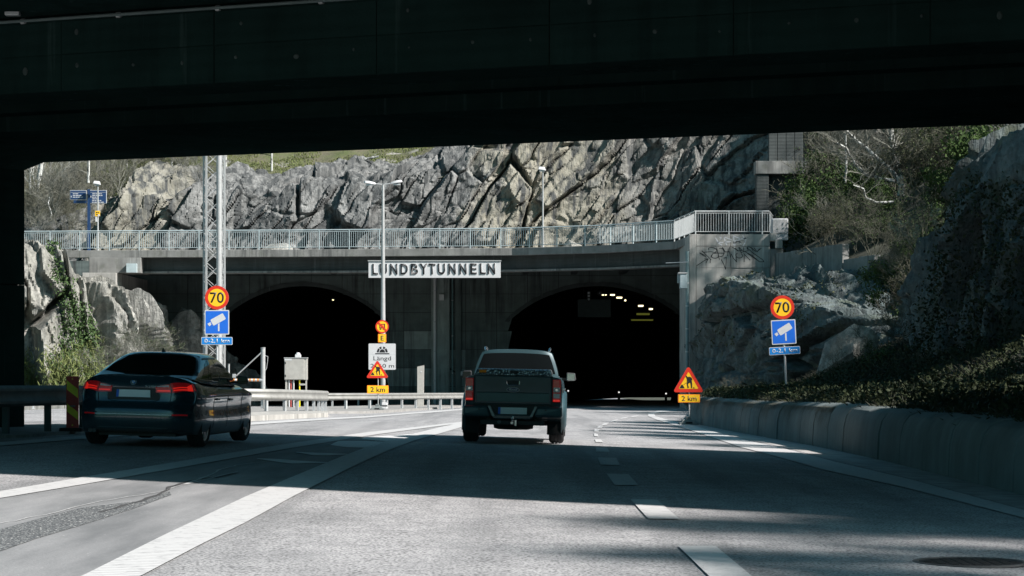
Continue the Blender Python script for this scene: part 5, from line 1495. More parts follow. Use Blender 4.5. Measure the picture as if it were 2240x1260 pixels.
obj('block', MB().box(-.13, .13, -.13, .13, 0, .38), MT['white'], bpx, bevel=.03); obj('block_band', MB().box(-.135, .135, -.135, .135, .20, .26), MT['black'], bpx)

# lamps on the bridge deck
def deck_lamp(label, px, Yd, pyt, zbase, head_dx):
    p = P(px, 545, Yd); p.z = zbase
    t = thing('street_lamp', label, 'street lamp', p, 0, 'single lamps on the bridge deck')
    h = CAMZ - (pyt - 800) * Yd / F - zbase
    obj('pole', MB().tube((0, 0, 0), (0, 0, 1.2), .07, .065, 12).tube((0, 0, 1.2), (0, 0, h), .055, .04, 12), MT['galv_light'], t, smooth=60)
    m = MB(); pr = []
    for f_, r_ in ((0, .03), (.05, .13), (.13, .16), (.20, .12), (.24, .04)): pr.append((f_, r_))
    m.lathe(pr, 'x', 14, (0, 0, 0))
    hd = obj('lamp_head', MB().hexa([(-.28, -.15, h - .02), (.17, -.15, h - .10), (.17, .15, h - .10), (-.28, .15, h - .02)], [(-.22, -.10, h + .15), (.10, -.10, h + .12), (.10, .10, h + .12), (-.22, .10, h + .15)]), MT['lampwhite'], t, bevel=.03)
    obj('lamp_lens', MB().box(-.2, .1, -.1, .1, h - .14, h - .08), MT['galv'], hd)
    return t
deck_lamp('single lamp post on the bridge deck in front of the ochre cliff', 1187.5, 135.5, 370, ZD, -1)
l2 = deck_lamp('single lamp post by the blue wayfinding sign on the left', 214, 138.5, 401, ZD - .1, -1)
p = P(213.5, 467, 138.4)
ys = thing('yellow_sign', 'small yellow plate on the left deck lamp post', 'sign', p)
obj('plate', MB().box(-.15, .15, -.03, -.01, -.17, .16), MT['yellow'], ys, bevel=.01)
obj('plate_text', MB().box(-.09, .0, -.035, -.0305, .02, .09).box(.03, .09, -.035, -.0305, .02, .09).box(-.09, .02, -.035, -.0305, -.09, -.04), MT['black'], ys)
obj('sticker', MB().box(.02, .14, -.036, -.031, -.16, -.06), MT['white'], ys); obj('lower_box', MB().box(-.13, -.03, -.05, .04, -.5, -.2), MT['white'], ys)
# blue wayfinding sign
YW = 139.0; sW = YW / F
pw2 = P(194, 545, YW); 
bw = thing('wayfinding_sign', 'blue post with two navy wayfinding boards above the left end of the railing', 'sign', pw2)
zw = lambda py: (545 - py) * sW
obj('post', MB().box(-.08, .08, 0, .16, -.3, zw(414)), MT['navy'], bw)
for (x0, x1, y0_, y1_, nm) in ((153, 189, 416, 437, 'left'), (196, 233, 416, 445, 'right')):
    b = obj('board', MB().box((x0 - 194) * sW, (x1 - 194) * sW, .0, .06, zw(y1_), zw(y0_)), MT['white'], bw, bevel=.008)
    obj('board_face', MB().box((x0 + .8 - 194) * sW, (x1 - .8 - 194) * sW, -.006, -.0005, zw(y1_ - .8), zw(y0_ + .8)), MT['navy'], b)
    m = MB(); rn = random.Random(x0); yy = y0_ + 4.5
    m.box((x0 + 1.5 - 194) * sW, (x1 - 1.5 - 194) * sW, -.010, -.0065, zw(yy + .5), zw(yy))
    yy += 2.6
    while yy < y1_ - 3:
        xa = x0 + 5 + rn.uniform(0, 1.5); xe = x0 + 5 + rn.uniform(12, 26)
        xx = xa
        while xx < xe: 
            e_ = min(xe, xx + rn.uniform(3, 7)); m.box((xx - 194) * sW, (e_ - 194) * sW, -.010, -.0065, zw(yy + 1.7), zw(yy)); xx = e_ + 1.1
        yy += 3.7
    m.box((x0 + 2 - 194) * sW, (x0 + 3.6 - 194) * sW, -.010, -.0065, zw(y0_ + 16), zw(y0_ + 12))
    obj('board_lines', m, MT['white'], b)
obj('board', MB().box((161 - 194) * sW, (189 - 194) * sW, 0, .05, zw(444.5), zw(438)), MT['navy'], bw)

# lattice mast
YM = 88.0; gm_ = float(G((468 - 1120) * YM / F, YM))
lm = thing('lattice_mast', 'white steel lattice mast rising behind the left speed sign', 'mast', ((468.5 - 1120) * YM / F, YM, gm_))
sM = YM / F; a_ = R(15.8); S = .70
cs = [Vector((x * math.cos(a_) - y * math.sin(a_), x * math.sin(a_) + y * math.cos(a_), 0)) for x, y in ((-S / 2, -S / 2), (S / 2, -S / 2), (S / 2, S / 2), (-S / 2, S / 2))]
HM = 14.0
for c in cs: obj('chord', MB().box(c.x - .035, c.x + .035, c.y - .035, c.y + .035, 0, HM), MT['galv_light'], lm)
obj('cable_duct', MB().tube((.235, -.36, 0), (.235, -.36, HM), .105, n=14), MT['galv_light'], lm, smooth=60)
hstep = .62; faces = [(0, 1), (1, 2), (2, 3), (3, 0)]
for fi, (i, j) in enumerate(faces):
    A_, B_ = cs[i], cs[j]
    ma = MB().tube(A_, B_ + Vector((0, 0, hstep)), .013, n=5, cap=False).mesh('brace'); mb2 = MB().tube(B_, A_ + Vector((0, 0, hstep)), .013, n=5, cap=False).mesh('brace')
    z = .2
    while z < HM - hstep:
        if z < 10.5 or True:
            o = obj('brace', ma, MT['galv_light'], lm); o.location = (0, 0, z)
            o = obj('brace', mb2, MT['galv_light'], lm); o.location = (0, 0, z)
        z += hstep
obj('foot_plate', MB().box(-.6, .6, -.6, .6, -.05, .06), MT['concrete_light'], lm)

# utility cabinet on legs
YC = 118.0; sC = YC / F; gc = gy(647, YC)
uc = thing('utility_cabinet', 'grey utility cabinet on legs in front of the left tunnel mouth', 'cabinet', P(646.5, gc - 4, YC))
zc_ = lambda py: (gc - 4 - py) * sC
xc = lambda px: (px - 646.5) * sC
obj('cabinet_body', MB().box(xc(622), xc(671.5), 0, .5, zc_(831), zc_(784)), MT['box_grey'], uc, bevel=.015)
obj('cabinet_door', MB().box(xc(622.8), xc(665.5), -.03, -.003, zc_(830), zc_(785.5)), MT['box_grey'], uc, bevel=.012)
obj('roof_cap', MB().box(xc(621), xc(672.5), -.05, .54, zc_(783.8), zc_(782)), MT['galv_light'], uc)
obj('notice', MB().box(xc(622.5), xc(638.5), -.036, -.0305, zc_(788.5), zc_(784.3)), MT['white'], uc)
for pyy in (794, 822): obj('hinge', MB().box(xc(623), xc(625.5), -.05, -.0305, zc_(pyy + 2.2), zc_(pyy - 2.2)), MT['black'], uc)
for px0, px1 in ((624, 628), (668, 671)): obj('leg', MB().box(xc(px0), xc(px1), .05, .15, -.1, zc_(831.2)), MT['box_grey'], uc)
obj('inner_panel', MB().box(xc(629), xc(641), .12, .16, -.1, zc_(834)), MT['grey_plastic'], uc)
obj('crossbar', MB().box(xc(655), xc(668), .05, .12, zc_(843), zc_(839)), MT['box_grey'], uc)
for px0, c_ in ((632, 'white'), (636, 'red'), (642, 'white'), (655, 'dyellow')): obj('cable', MB().tube((xc(px0), .1, -.05), (xc(px0), .1, zc_(831.2)), .035 if c_ != 'red' else .02, n=8), MT['white' if c_ == 'white' else c_], uc)
bl_ = thing('beacon', 'small pale beacon on top of the utility cabinet', 'beacon', P(652, 782, YC + .2))
obj('beacon_body', MB().box(-.15, .15, -.12, .12, 0, .15), MT['lampwhite'], bl_, bevel=.02); obj('beacon_dome', MB().lathe([(.15, .12), (.21, .11), (.25, .06), (.26, .001)], 'z', 16), MT['lampwhite'], bl_, smooth=60)

# boom gate
YG = 112.0; sG = YG / F; gg = gy(575, YG)
bg = thing('boom_gate', 'grey gate post with a striped boom and a slanting stay in the left tunnel mouth', 'barrier gate', P(575.5, gg - 4, YG))
zg = lambda py: (gg - 4 - py) * sG
xg = lambda px: (px - 575.5) * sG
obj('post', MB().tube((0, 0, -.1), (0, 0, zg(761.5)), .11, n=16), MT['galv_light'], bg, smooth=60)
obj('post_cap', MB().tube((0, 0, zg(761.4)), (0, 0, zg(760)), .125, n=16), MT['galv_light'], bg)
obj('stay', MB().tube((0, -.05, zg(768)), (xg(517), -.05, zg(822)), .032, n=8), MT['galv_light'], bg)
obj('stay_bracket', MB().box(xg(509), xg(516), -.1, .05, zg(826), zg(818)), MT['galv'], bg)
obj('boom_sleeve', MB().tube((0, -.05, zg(831.5)), (xg(567), -.05, zg(831.5)), .07, n=10), MT['galv'], bg)
for k in range(14):
    x1 = 567 - k * 4.4
    obj('boom_band', MB().tube((xg(x1), -.05, zg(831.5)), (xg(x1 - 4.4), -.05, zg(831.3)), .068, n=10), M('orange_band', (.75, .30, .10), .5) if k == 0 else (bpy.data.materials['orange_band'] if k % 2 == 0 else MT['white']), bg)
obj('cable_loop', MB().path([(xg(580), 0, zg(778)), (xg(586), 0, zg(780)), (xg(585), 0, zg(792)), (xg(583), 0, zg(806)), (xg(580), 0, zg(811))], .015), MT['galv_light'], bg)
sp2 = thing('post', 'short white post standing behind the saloon near the boom gate', 'post', P(500.5, gy(500, 112), 112))
obj('post_tube', MB().tube((0, 0, 0), (0, 0, (gy(500, 112) - 797) * sG), .045, n=10), MT['galv_light'], sp2); obj('post_cap', MB().tube((0, 0, (gy(500, 112) - 797) * sG), (0, 0, (gy(500, 112) - 796) * sG), .055, n=10), MT['galv_light'], sp2)
# sheet metal pillar
YP = 126.0
sp = thing('control_pillar', 'narrow grey control pillar by the portal wall left of the pickup', 'cabinet', P(920.5, gy(920, YP) - 2, YP))
hh = (gy(920, YP) - 801) * YP / F
obj('pillar_body', MB().hexa([(-.20, 0, 0), (.15, 0, 0), (.15, .3, 0), (-.20, .3, 0)], [(-.20, 0, hh - .08), (.18, 0, hh), (.18, .3, hh), (-.20, .3, hh - .08)]), MT['box_grey'], sp, bevel=.01)
for z in (.55, hh - .35): obj('lock', MB().tube((.02, -.02, z), (.02, .005, z), .035, n=10), MT['lampwhite'], sp)
# striped marker board on the near rail
YD = 40.6; sD = YD / F; ps = P(158.5, 940, YD)
mkb = thing('chevron_marker', 'tall red and yellow striped marker board at the left guardrail', 'marker board', ps)
wD = 13.6 * sD; hD = (940 - 823) * sD
obj('board', MB().box(-wD, wD, 0, .02, .02, hD), MT['dred'], mkb, bevel=.004)
zD = lambda py: (940 - py) * sD
st = MB()
for (ya, yb) in ((831, 851), (881.5, 899)):
    x0, x1 = -wD + .012, wD - .012; drop = 20 * sD
    st.prism([(x0, zD(ya + 1)), (x1, zD(ya + 20)), (x1, zD(yb + 20)), (x0, zD(yb + 1))], -.004, -.0005)
obj('yellow_stripes', st, MT['dyellow'], mkb)
for z in (829, 930): obj('bolt', MB().tube((0, -.008, zD(z)), (0, .0, zD(z)), .013, n=10), MT['dyellow'], mkb)
obj('scuff', MB().box(-.04, .05, -.007, -.0045, zD(890), zD(886.5)), MT['grey_plastic'], mkb)
obj('back_post', MB().tube((0, .06, -.05), (0, .06, hD - .1), .03, n=8), MT['galv'], mkb)
obj('foot', MB().box(-.2, .2, -.2, .25, -.03, .035), MT['rubber'], mkb, bevel=.01)
p = P(14, 884, 38.4); tr_ = thing('reflector', 'small pale triangular reflector on the near guardrail', 'reflector', p)
obj('reflector_plate', MB().prism([(-.06, 0), (.03, .08), (.03, -.08)], 0, .01), MT['rail_steel'], tr_); obj('reflector_bolt', MB().tube((0, -.006, 0), (0, 0, 0), .008, n=8), MT['black'], tr_)
# ---------------------------------------------------------------- vehicles
def carpaint(name, c, rough=.25, metal=.5, coat=1.0):
    m, t, b = nt(name)
    v = coords(t, obj_space=True)
    col = mixc(t, ramp(t, noise(t, v, 3, 5), (.35, 0), (.7, 1)), [k * .85 for k in c], [k * 1.15 for k in c])
    # road dust towards the sills
    sx = N(t, 'ShaderNodeSeparateXYZ'); t.links.new(v, sx.inputs[0])
    dst = N(t, 'ShaderNodeMath', operation='MULTIPLY_ADD'); t.links.new(noise(t, v, 5, 5, .7), dst.inputs[0]); dst.inputs[1].default_value = .5; t.links.new(sx.outputs[2], dst.inputs[2])
    f = ramp(t, dst.outputs[0], (.42, .5), (.85, 0))
    col = mixc(t, f, col, (.07, .07, .065))
    t.links.new(col, b.inputs['Base Color'])
    b.inputs['Metallic'].default_value = metal; b.inputs['Roughness'].default_value = rough
    b.inputs['Coat Weight'].default_value = coat; b.inputs['Coat Roughness'].default_value = .04
    t.links.new(mixc(t, f, (rough,) * 3, (.6,) * 3), b.inputs['Roughness'])
    return m
MT['blue_paint'] = carpaint('dark_blue_car_paint', (.010, .046, .066), .22, .4)
MT['black_trim'] = M('black_trim', (.010, .011, .012), .5, 0, .1, 10)
MT['truck_paint'] = carpaint('dark_grey_green_truck_paint', (.026, .064, .078), .42, .1, .25)
def glass(name, c, rough=.03):
    m, t, b = nt(name); b.inputs['Base Color'].default_value = (*c, 1); b.inputs['Roughness'].default_value = rough
    b.inputs['Specular IOR Level'].default_value = .6; return m
MT['glass'] = glass('tinted_car_glass', (.006, .008, .009))
MT['mirror'] = glass('mirror_glass', (.8, .85, .9), .05); MT['mirror'].node_tree.nodes['Principled BSDF'].inputs['Metallic'].default_value = 1
MT['chrome'] = M('chrome', (.65, .67, .68), .15, 1, .03, 5)
MT['alloy'] = M('alloy_wheel', (.66, .68, .70), .3, .9, .05, 5)
def lampmat(name, c, em=0):
    m, t, b = nt(name); b.inputs['Base Color'].default_value = (*c, 1); b.inputs['Roughness'].default_value = .15
    b.inputs['Coat Weight'].default_value = .3
    if em: b.inputs['Emission Color'].default_value = (*c, 1); b.inputs['Emission Strength'].default_value = em
    return m
MT['lens_red'] = lampmat('red_lamp_lens', (.62, .015, .022), .025); MT['lens_glow'] = lampmat('glowing_red_lens', (1.0, .03, .02), .22); MT['lens_clear'] = lampmat('clear_lamp_lens', (.55, .56, .58)); MT['lens_orange'] = lampmat('orange_lamp_lens', (.8, .2, .05))  # faint glow added to the red lenses to brighten them in the shade
MT['plate_grey'] = M('blank_number_plate', (.80, .84, .86), .5, 0, .03, 5, obj_space=True)
MT['plate_blue'] = M('plate_blue_band', (.01, .13, .62), .5, 0, .03, 5)
def mat_tread():
    m, t, b = nt('checker_plate_aluminium'); v = coords(t, obj_space=True)
    w1 = N(t, 'ShaderNodeTexVoronoi', Scale=26); t.links.new(v, w1.inputs['Vector'])
    col = mixc(t, ramp(t, w1.outputs['Distance'], (.2, 1), (.5, 0)), (.20, .21, .22), (.62, .64, .65))
    t.links.new(col, b.inputs['Base Color']); b.inputs['Metallic'].default_value = .9; b.inputs['Roughness'].default_value = .3
    bump(t, b, w1.outputs['Distance'], .8, .02); return m
MT['tread'] = mat_tread()

def surfpt(f, u, v, w): return np.array(f(u, v, w), float)
def shell(f, nu=20, nv=60, nw=12, faces='LRFBT'):
    """closed body skin from a mapping of the unit box: u across (-1..1), v along (-1..1), w up (0..1)"""
    mb = MB()
    us = np.linspace(-1, 1, nu + 1); vs = np.linspace(-1, 1, nv + 1); ws = np.linspace(0, 1, nw + 1)
    def g(A, B, fn):
        pts = [fn(a, b) for a in A for b in B]; n = len(B); o = len(mb.v)
        mb.v += [tuple(map(float, p)) for p in pts]
        mb.f += [(o + i * n + j, o + i * n + j + 1, o + (i + 1) * n + j + 1, o + (i + 1) * n + j) for i in range(len(A) - 1) for j in range(n - 1)]
    g(vs, ws, lambda v, w: f(-1, v, w)); g(vs, ws, lambda v, w: f(1, v, w))
    g(us, ws, lambda u, w: f(u, -1, w)); g(us, ws, lambda u, w: f(u, 1, w))
    g(us, vs, lambda u, v: f(u, v, 1)); g(us, vs, lambda u, v: f(u, v, 0))
    m = bpy.data.meshes.new('shell'); m.from_pydata(mb.v, [], mb.f)
    b = bmesh.new(); b.from_mesh(m); bmesh.ops.remove_doubles(b, verts=b.verts, dist=.0005); bmesh.ops.recalc_face_normals(b, faces=b.faces); b.to_mesh(m); b.free()
    return m
def panel_on(f, face, poly, off=.006, thick=.02, n=10, m_=8):
    """panel following the skin; poly = (a0, a1, b0, b1) or function giving the four corners for skewed panels"""
    def at(a, b):
        if face == 'back': return f(a, -1, b), (0, -1, 0)
        if face == 'front': return f(a, 1, b), (0, 1, 0)
        if face == 'right': return f(1, a, b), (1, 0, 0)
        if face == 'left': return f(-1, a, b), (-1, 0, 0)
        if face == 'top': return f(a, b, 1), (0, 0, 1)
    def q(s, t):
        if callable(poly): return poly(s, t)
        a0, a1, b0, b1 = poly; return a0 + (a1 - a0) * s, b0 + (b1 - b0) * t
    P1 = []; P0 = []
    e = 1e-3
    for i in range(n + 1):
        for j in range(m_ + 1):
            a, b = q(i / n, j / m_)
            p, ax = at(a, b); pa, _ = at(a + e, b); pb, _ = at(a, b + e)
            p = Vector(p); nn = (Vector(pa) - p).cross(Vector(pb) - p)
            nn = nn.normalized() if nn.length > 0 else Vector(ax)
            if nn.dot(Vector(ax)) < 0: nn = -nn
            P1.append(p + nn * off); P0.append(p - nn * thick)
    w = m_ + 1; N_ = len(P1); mb = MB(); mb.v = [tuple(p) for p in P1 + P0]
    for i in range(n):
        for j in range(m_): mb.f.append((i * w + j, (i + 1) * w + j, (i + 1) * w + j + 1, i * w + j + 1))
    ring = [i * w for i in range(n)] + [n * w + j for j in range(m_)] + [i * w + m_ for i in range(n, 0, -1)] + [j for j in range(m_, 0, -1)]
    for k in range(len(ring)):
        a, b = ring[k], ring[(k + 1) % len(ring)]; mb.f.append((a, b, N_ + b, N_ + a))
    return mb
def quadpoly(c00, c10, c11, c01):
    def g(s, t):
        a = [(1 - s) * (1 - t) * c00[i] + s * (1 - t) * c10[i] + s * t * c11[i] + (1 - s) * t * c01[i] for i in (0, 1)]; return a[0], a[1]
    return g
def cut(o, cyls):
    """cut wheel housings with cylinders (x0, x1, y, z, r)"""
    for (x0, x1, y, z, r) in cyls:
        c = bpy.data.objects.new('cutter', MB().tube((x0, y, z), (x1, y, z), r, n=36).mesh('cutter')); COL.objects.link(c)
        md = o.modifiers.new('b', 'BOOLEAN'); md.operation = 'DIFFERENCE'; md.object = c; md.solver = 'EXACT'
        dg = bpy.context.evaluated_depsgraph_get(); me = bpy.data.meshes.new_from_object(o.evaluated_get(dg)); mat = o.data.materials[0]
        o.modifiers.clear(); o.data = me
        if not me.materials: me.materials.append(mat)
        bpy.data.objects.remove(c)
def wheel(t, x, y, r, w, rimr, spokes, side, rimmat, double=False):
    cz = r
    ty = MB(); hw = w / 2
    ty.lathe([(-hw * .75, rimr), (-hw, rimr + .03), (-hw * 1.02, r - .05), (-hw * .82, r - .012), (-hw * .6, r), (-hw * .3, r), (-hw * .28, r - .012), (-hw * .2, r - .012), (-hw * .18, r), (hw * .18, r), (hw * .2, r - .012), (hw * .28, r - .012), (hw * .3, r), (hw * .6, r), (hw * .82, r - .012), (hw * 1.02, r - .05), (hw, rimr + .03), (hw * .75, rimr), (-hw * .75, rimr)], 'x', 40)
    g = obj('wheel', MB().lathe([(-hw * .8, rimr + .004), (hw * .7, rimr + .004), (hw * .78, rimr - .012), (hw * .6, rimr - .03), (-hw * .8, rimr - .03), (-hw * .8, rimr + .004)], 'x', 36), MT['dark_plastic'], t, smooth=40)
    g.location = (x, y, cz)
    obj('tyre', ty, MT['rubber'], g, smooth=35)
    rm = MB(); s = side
    rm.lathe([(s * hw * .80, rimr + .002), (s * hw * .86, rimr - .006), (s * hw * .78, rimr - .03), (s * hw * .70, rimr - .028)], 'x', 40)
    for k in range(spokes):
        a = 2 * math.pi * k / spokes
        for da in ((-.10, .10) if double else (0,)):
            c0, s0 = math.cos(a + da * .4), math.sin(a + da * .4); c1, s1 = math.cos(a + da * 1.6), math.sin(a + da * 1.6)
            tx, tz = -s0, c0; wd = .022
            pts0 = [(s * hw * .55, .05 * c0 + tx * wd, .05 * s0 + tz * wd), (s * hw * .55, .05 * c0 - tx * wd, .05 * s0 - tz * wd), (s * hw * .72, .05 * c0 - tx * wd, .05 * s0 - tz * wd), (s * hw * .72, .05 * c0 + tx * wd, .05 * s0 + tz * wd)]
            R1 = rimr - .012; tx, tz = -s1, c1
            pts1 = [(s * hw * .60, R1 * c1 + tx * wd, R1 * s1 + tz * wd), (s * hw * .60, R1 * c1 - tx * wd, R1 * s1 - tz * wd), (s * hw * .82, R1 * c1 - tx * wd * .8, R1 * s1 - tz * wd * .8), (s * hw * .82, R1 * c1 + tx * wd * .8, R1 * s1 + tz * wd * .8)]
            rm.hexa(pts0, pts1)
    rm.lathe([(s * hw * .4, .07), (s * hw * .74, .065), (s * hw * .78, .04), (s * hw * .78, .0005)], 'x', 20)
    obj('rim', rm, rimmat, g, smooth=35)
    obj('brake_disc', MB().tube((-s * hw * .1, 0, 0), (s * hw * .1, 0, 0), rimr * .72, n=28), M('brake_steel', (.2, .2, .2), .4, .8) if 'brake_steel' not in bpy.data.materials else bpy.data.materials['brake_steel'], g)
    return g

# ================= dark saloon =================
SL, SWd = 4.90, .93
def s_hw(y):
    r_ = max(0, (-y - 1.55) / .9); f_ = max(0, (y - 1.5) / .95)
    return SWd * (1 - .075 * r_ ** 2 - .14 * f_ ** 2.2)
def s_top(y):
    return float(np.interp(y, [-2.5, -2.36, -2.2, -1.85, -1.5, -.6, .6, 1.15, 1.5, 2.0, 2.3, 2.5], [1.085, 1.115, 1.105, 1.095, 1.045, 1.0, .985, .99, .95, .86, .76, .62]))
def s_body(u, v, w):
    y = v * 2.45
    zb = .20 + .06 * max(0, abs(v) - .85) / .15
    au = abs(u)
    zt = s_top(y) - .035 * au ** 2 - .075 * au ** 9
    if -1.95 < y < 1.2: zt -= 0
    z = zb + (zt - zb) * w
    hw = s_hw(y)
    # side section: sill tucks in, shoulder line at .78, slight tumblehome above
    zz = z
    k = 1 - .05 * max(0, (.42 - zz) / .22) ** 1.5 + .012 * math.exp(-((zz - .77) / .05) ** 2) - .10 * max(0, (zz - .80) / .25) ** 1.6 - .012 * math.exp(-((zz - .60) / .12) ** 2)
    # swell round the wheel arches
    for wy in (-1.47, 1.50): k += .016 * math.exp(-(((y - wy) / .42) ** 2 + ((zz - .55) / .3) ** 2))
    x = u * hw * k
    # tail shape in plan and profile
    if v < -.7:
        t = (-v - .7) / .3
        prof = float(np.interp(z, [.18, .27, .40, .52, .60, .66, .74, .90, 1.0, 1.04, 1.075, 1.12], [.10, .03, 0, 0, .01, .05, .075, .085, .075, .05, .03, .05]))
        y += t ** 2 * (prof + .30 * au ** 4 + .035 * au ** 2)
    if v > .7:
        t = (v - .7) / .3
        prof = float(np.interp(z, [.18, .4, .6, .8, .9], [.05, 0, .02, .12, .2])); y -= t ** 2 * (prof + .45 * au ** 3)
    return (x, y, z)
def s_green(u, v, w):
    z0 = 1.0
    yr = -1.98 + 1.20 * w ** 1.12; yf = 1.28 - 1.02 * w ** 1.05
    y = yr + (yf - yr) * (v + 1) / 2
    au = abs(u)
    if v < -.6: y += ((-v - .6) / .4) ** 2 * (.16 * au ** 3) * (1 - .3 * w) 
    if v > .6: y -= ((v - .6) / .4) ** 2 * .25 * au ** 3 * (1 - .3 * w)
    roof = 1.475 - .035 * ((y + .15) / .9) ** 2
    z0 = s_top(y) - .05
    z = z0 + (roof - z0) * (1 - (1 - w) ** 1.12) - .035 * au ** 2.5 * w - .03 * au ** 8 * w
    hw = .835 - .185 * w ** 2.0 - .02 * w
    hw -= .04 * max(0, -v - .3) * (1)
    return (u * hw, y, z)
gx, gy_ = (-5.68, 35.6)           # rear axle centre
hd = R(-5.6)
px_ = gx + math.sin(-hd) * 1.47; py_ = gy_ + math.cos(hd) * 1.47
car = thing('saloon_car', 'dark blue saloon car with red tail lights in the left lane', 'car', (px_, py_, float(G(px_, py_)) + .018), hd)
car.rotation_euler = (0, R(1.5), hd)
bd = obj('body', shell(s_body, 26, 90, 20), MT['blue_paint'], car)
bd['label'] = 'glossy dark blue car body'
WR = .345
cut(bd, [(-1.2, -.60, -1.47, WR, .385), (.60, 1.2, -1.47, WR, .385), (-1.2, -.60, 1.50, WR, .375), (.60, 1.2, 1.50, WR, .375)])
bd.data.shade_smooth(); bd.data.set_sharp_from_angle(angle=R(38))
gh = obj('roof', shell(s_green, 24, 50, 18), MT['blue_paint'], car, smooth=40)
obj('underbody', MB().box(-.60, .60, -2.1, 2.2, .17, .24).box(-.58, .58, -1.9, 2.0, .24, .5), MT['dark_plastic'], car)
obj('rear_window', panel_on(s_green, 'back', quadpoly((-.93, .10), (.93, .10), (.90, .90), (-.90, .90)), .004, .02, 20, 10), MT['glass'], car, smooth=60)
obj('windscreen', panel_on(s_green, 'front', quadpoly((-.93, .06), (.93, .06), (.88, .92), (-.88, .92)), .004, .02, 20, 10), MT['glass'], car, smooth=60)
for sd_ in ('right', 'left'):
    obj('side_window', panel_on(s_green, sd_, quadpoly((-.70, .16), (-.46, .14), (-.42, .84), (-.60, .70)), .004, .02), MT['glass'], car, smooth=60)
    obj('side_window', panel_on(s_green, sd_, quadpoly((-.43, .14), (.06, .13), (.06, .86), (-.39, .84)), .004, .02), MT['glass'], car, smooth=60)
    obj('side_window', panel_on(s_green, sd_, quadpoly((.12, .13), (.80, .12), (.50, .82), (.12, .86)), .004, .02), MT['glass'], car, smooth=60)
    obj('window_trim', panel_on(s_green, sd_, quadpoly((-.76, .095), (.86, .085), (.86, .105), (-.76, .115)), .008, .01, 24, 1), MT['dark_plastic'], car)
    obj('window_trim', panel_on(s_green, sd_, quadpoly((-.72, .87), (.50, .86), (.50, .91), (-.70, .92)), .010, .01, 24, 1), MT['galv_light'], car)
    s = 1 if sd_ == 'right' else -1
    # doors: seams, handles, sill
    for yv in (-.98, -.02, 1.02):
        seam = MB(); pts = []
        for k in range(9):
            w_ = .12 + .80 * k / 8; p = s_body(s, yv / 2.45, w_); pts.append((p[0] + s * .0015, p[1], p[2]))
        seam.path(pts, .004, 4); obj('door_seam', seam, MT['black'], car)
    for yv in (-.80, .16):
        p = s_body(s, yv / 2.45, .76); obj('door_handle', MB().box(*sorted((p[0] - s * .01, p[0] + s * .028)), yv - .11, yv + .11, p[2] - .014, p[2] + .014), MT['blue_paint'], car, bevel=.008)
    obj('side_sill', MB().box(*sorted((s * .80, s * .885)), -1.05, 1.08, .17, .25), MT['dark_plastic'], car, bevel=.02)
    # mirrors
    mbm = MB(); c_ = Vector((s * 1.0, .82, 1.03))
    mm_ = MB().hexa([(s * .90, .76, .96), (s * 1.09, .76, .97), (s * 1.07, .92, .98), (s * .90, .90, .97)], [(s * .90, .76, 1.10), (s * 1.08, .76, 1.09), (s * 1.05, .88, 1.08), (s * .90, .88, 1.09)])
    mo = obj('door_mirror', mm_, MT['black_trim'], car, bevel=.02); obj('mirror_glass', MB().box(*sorted((s * .92, s * 1.065)), .752, .757, .975, 1.08), MT['glass'], mo)
    obj('mirror_arm', MB().box(*sorted((s * .80, s * .91)), .80, .87, .97, 1.01), MT['dark_plastic'], mo)
    for wy in (-1.47, 1.50): wheel(car, s * .803, wy, WR, .25, .25, 5, s, MT['alloy'], True)
# fin, spoiler lip
p = s_green(0, -.62, 1)
obj('roof_fin', MB().hexa([(-.025, p[1] - .08, p[2] - .02), (.025, p[1] - .08, p[2] - .02), (.03, p[1] + .12, p[2] - .02), (-.03, p[1] + .12, p[2] - .02)], [(-.004, p[1] - .06, p[2] + .055), (.004, p[1] - .06, p[2] + .055), (.01, p[1] + .10, p[2]), (-.01, p[1] + .10, p[2])]), MT['dark_plastic'], car)
def wz(z, u=0): 
    lo, hi = 0., 1.
    for _ in range(30):
        m = (lo + hi) / 2
        if s_body(u, -1, m)[2] < z: lo = m
        else: hi = m
    return lo
def rear(name, x0, x1, z0, z1, mat, off=.006, thick=.015, par=None, skew=(0, 0, 0, 0), n=10, m_=6):
    a0, a1 = x0 / .86, x1 / .86
    q = quadpoly((a0, wz(z0 + skew[0], a0)), (a1, wz(z0 + skew[1], a1)), (a1, wz(z1 + skew[2], a1)), (a0, wz(z1 + skew[3], a0)))
    return obj(name, panel_on(s_body, 'back', q, off, thick, n, m_), mat, par or car, smooth=60)
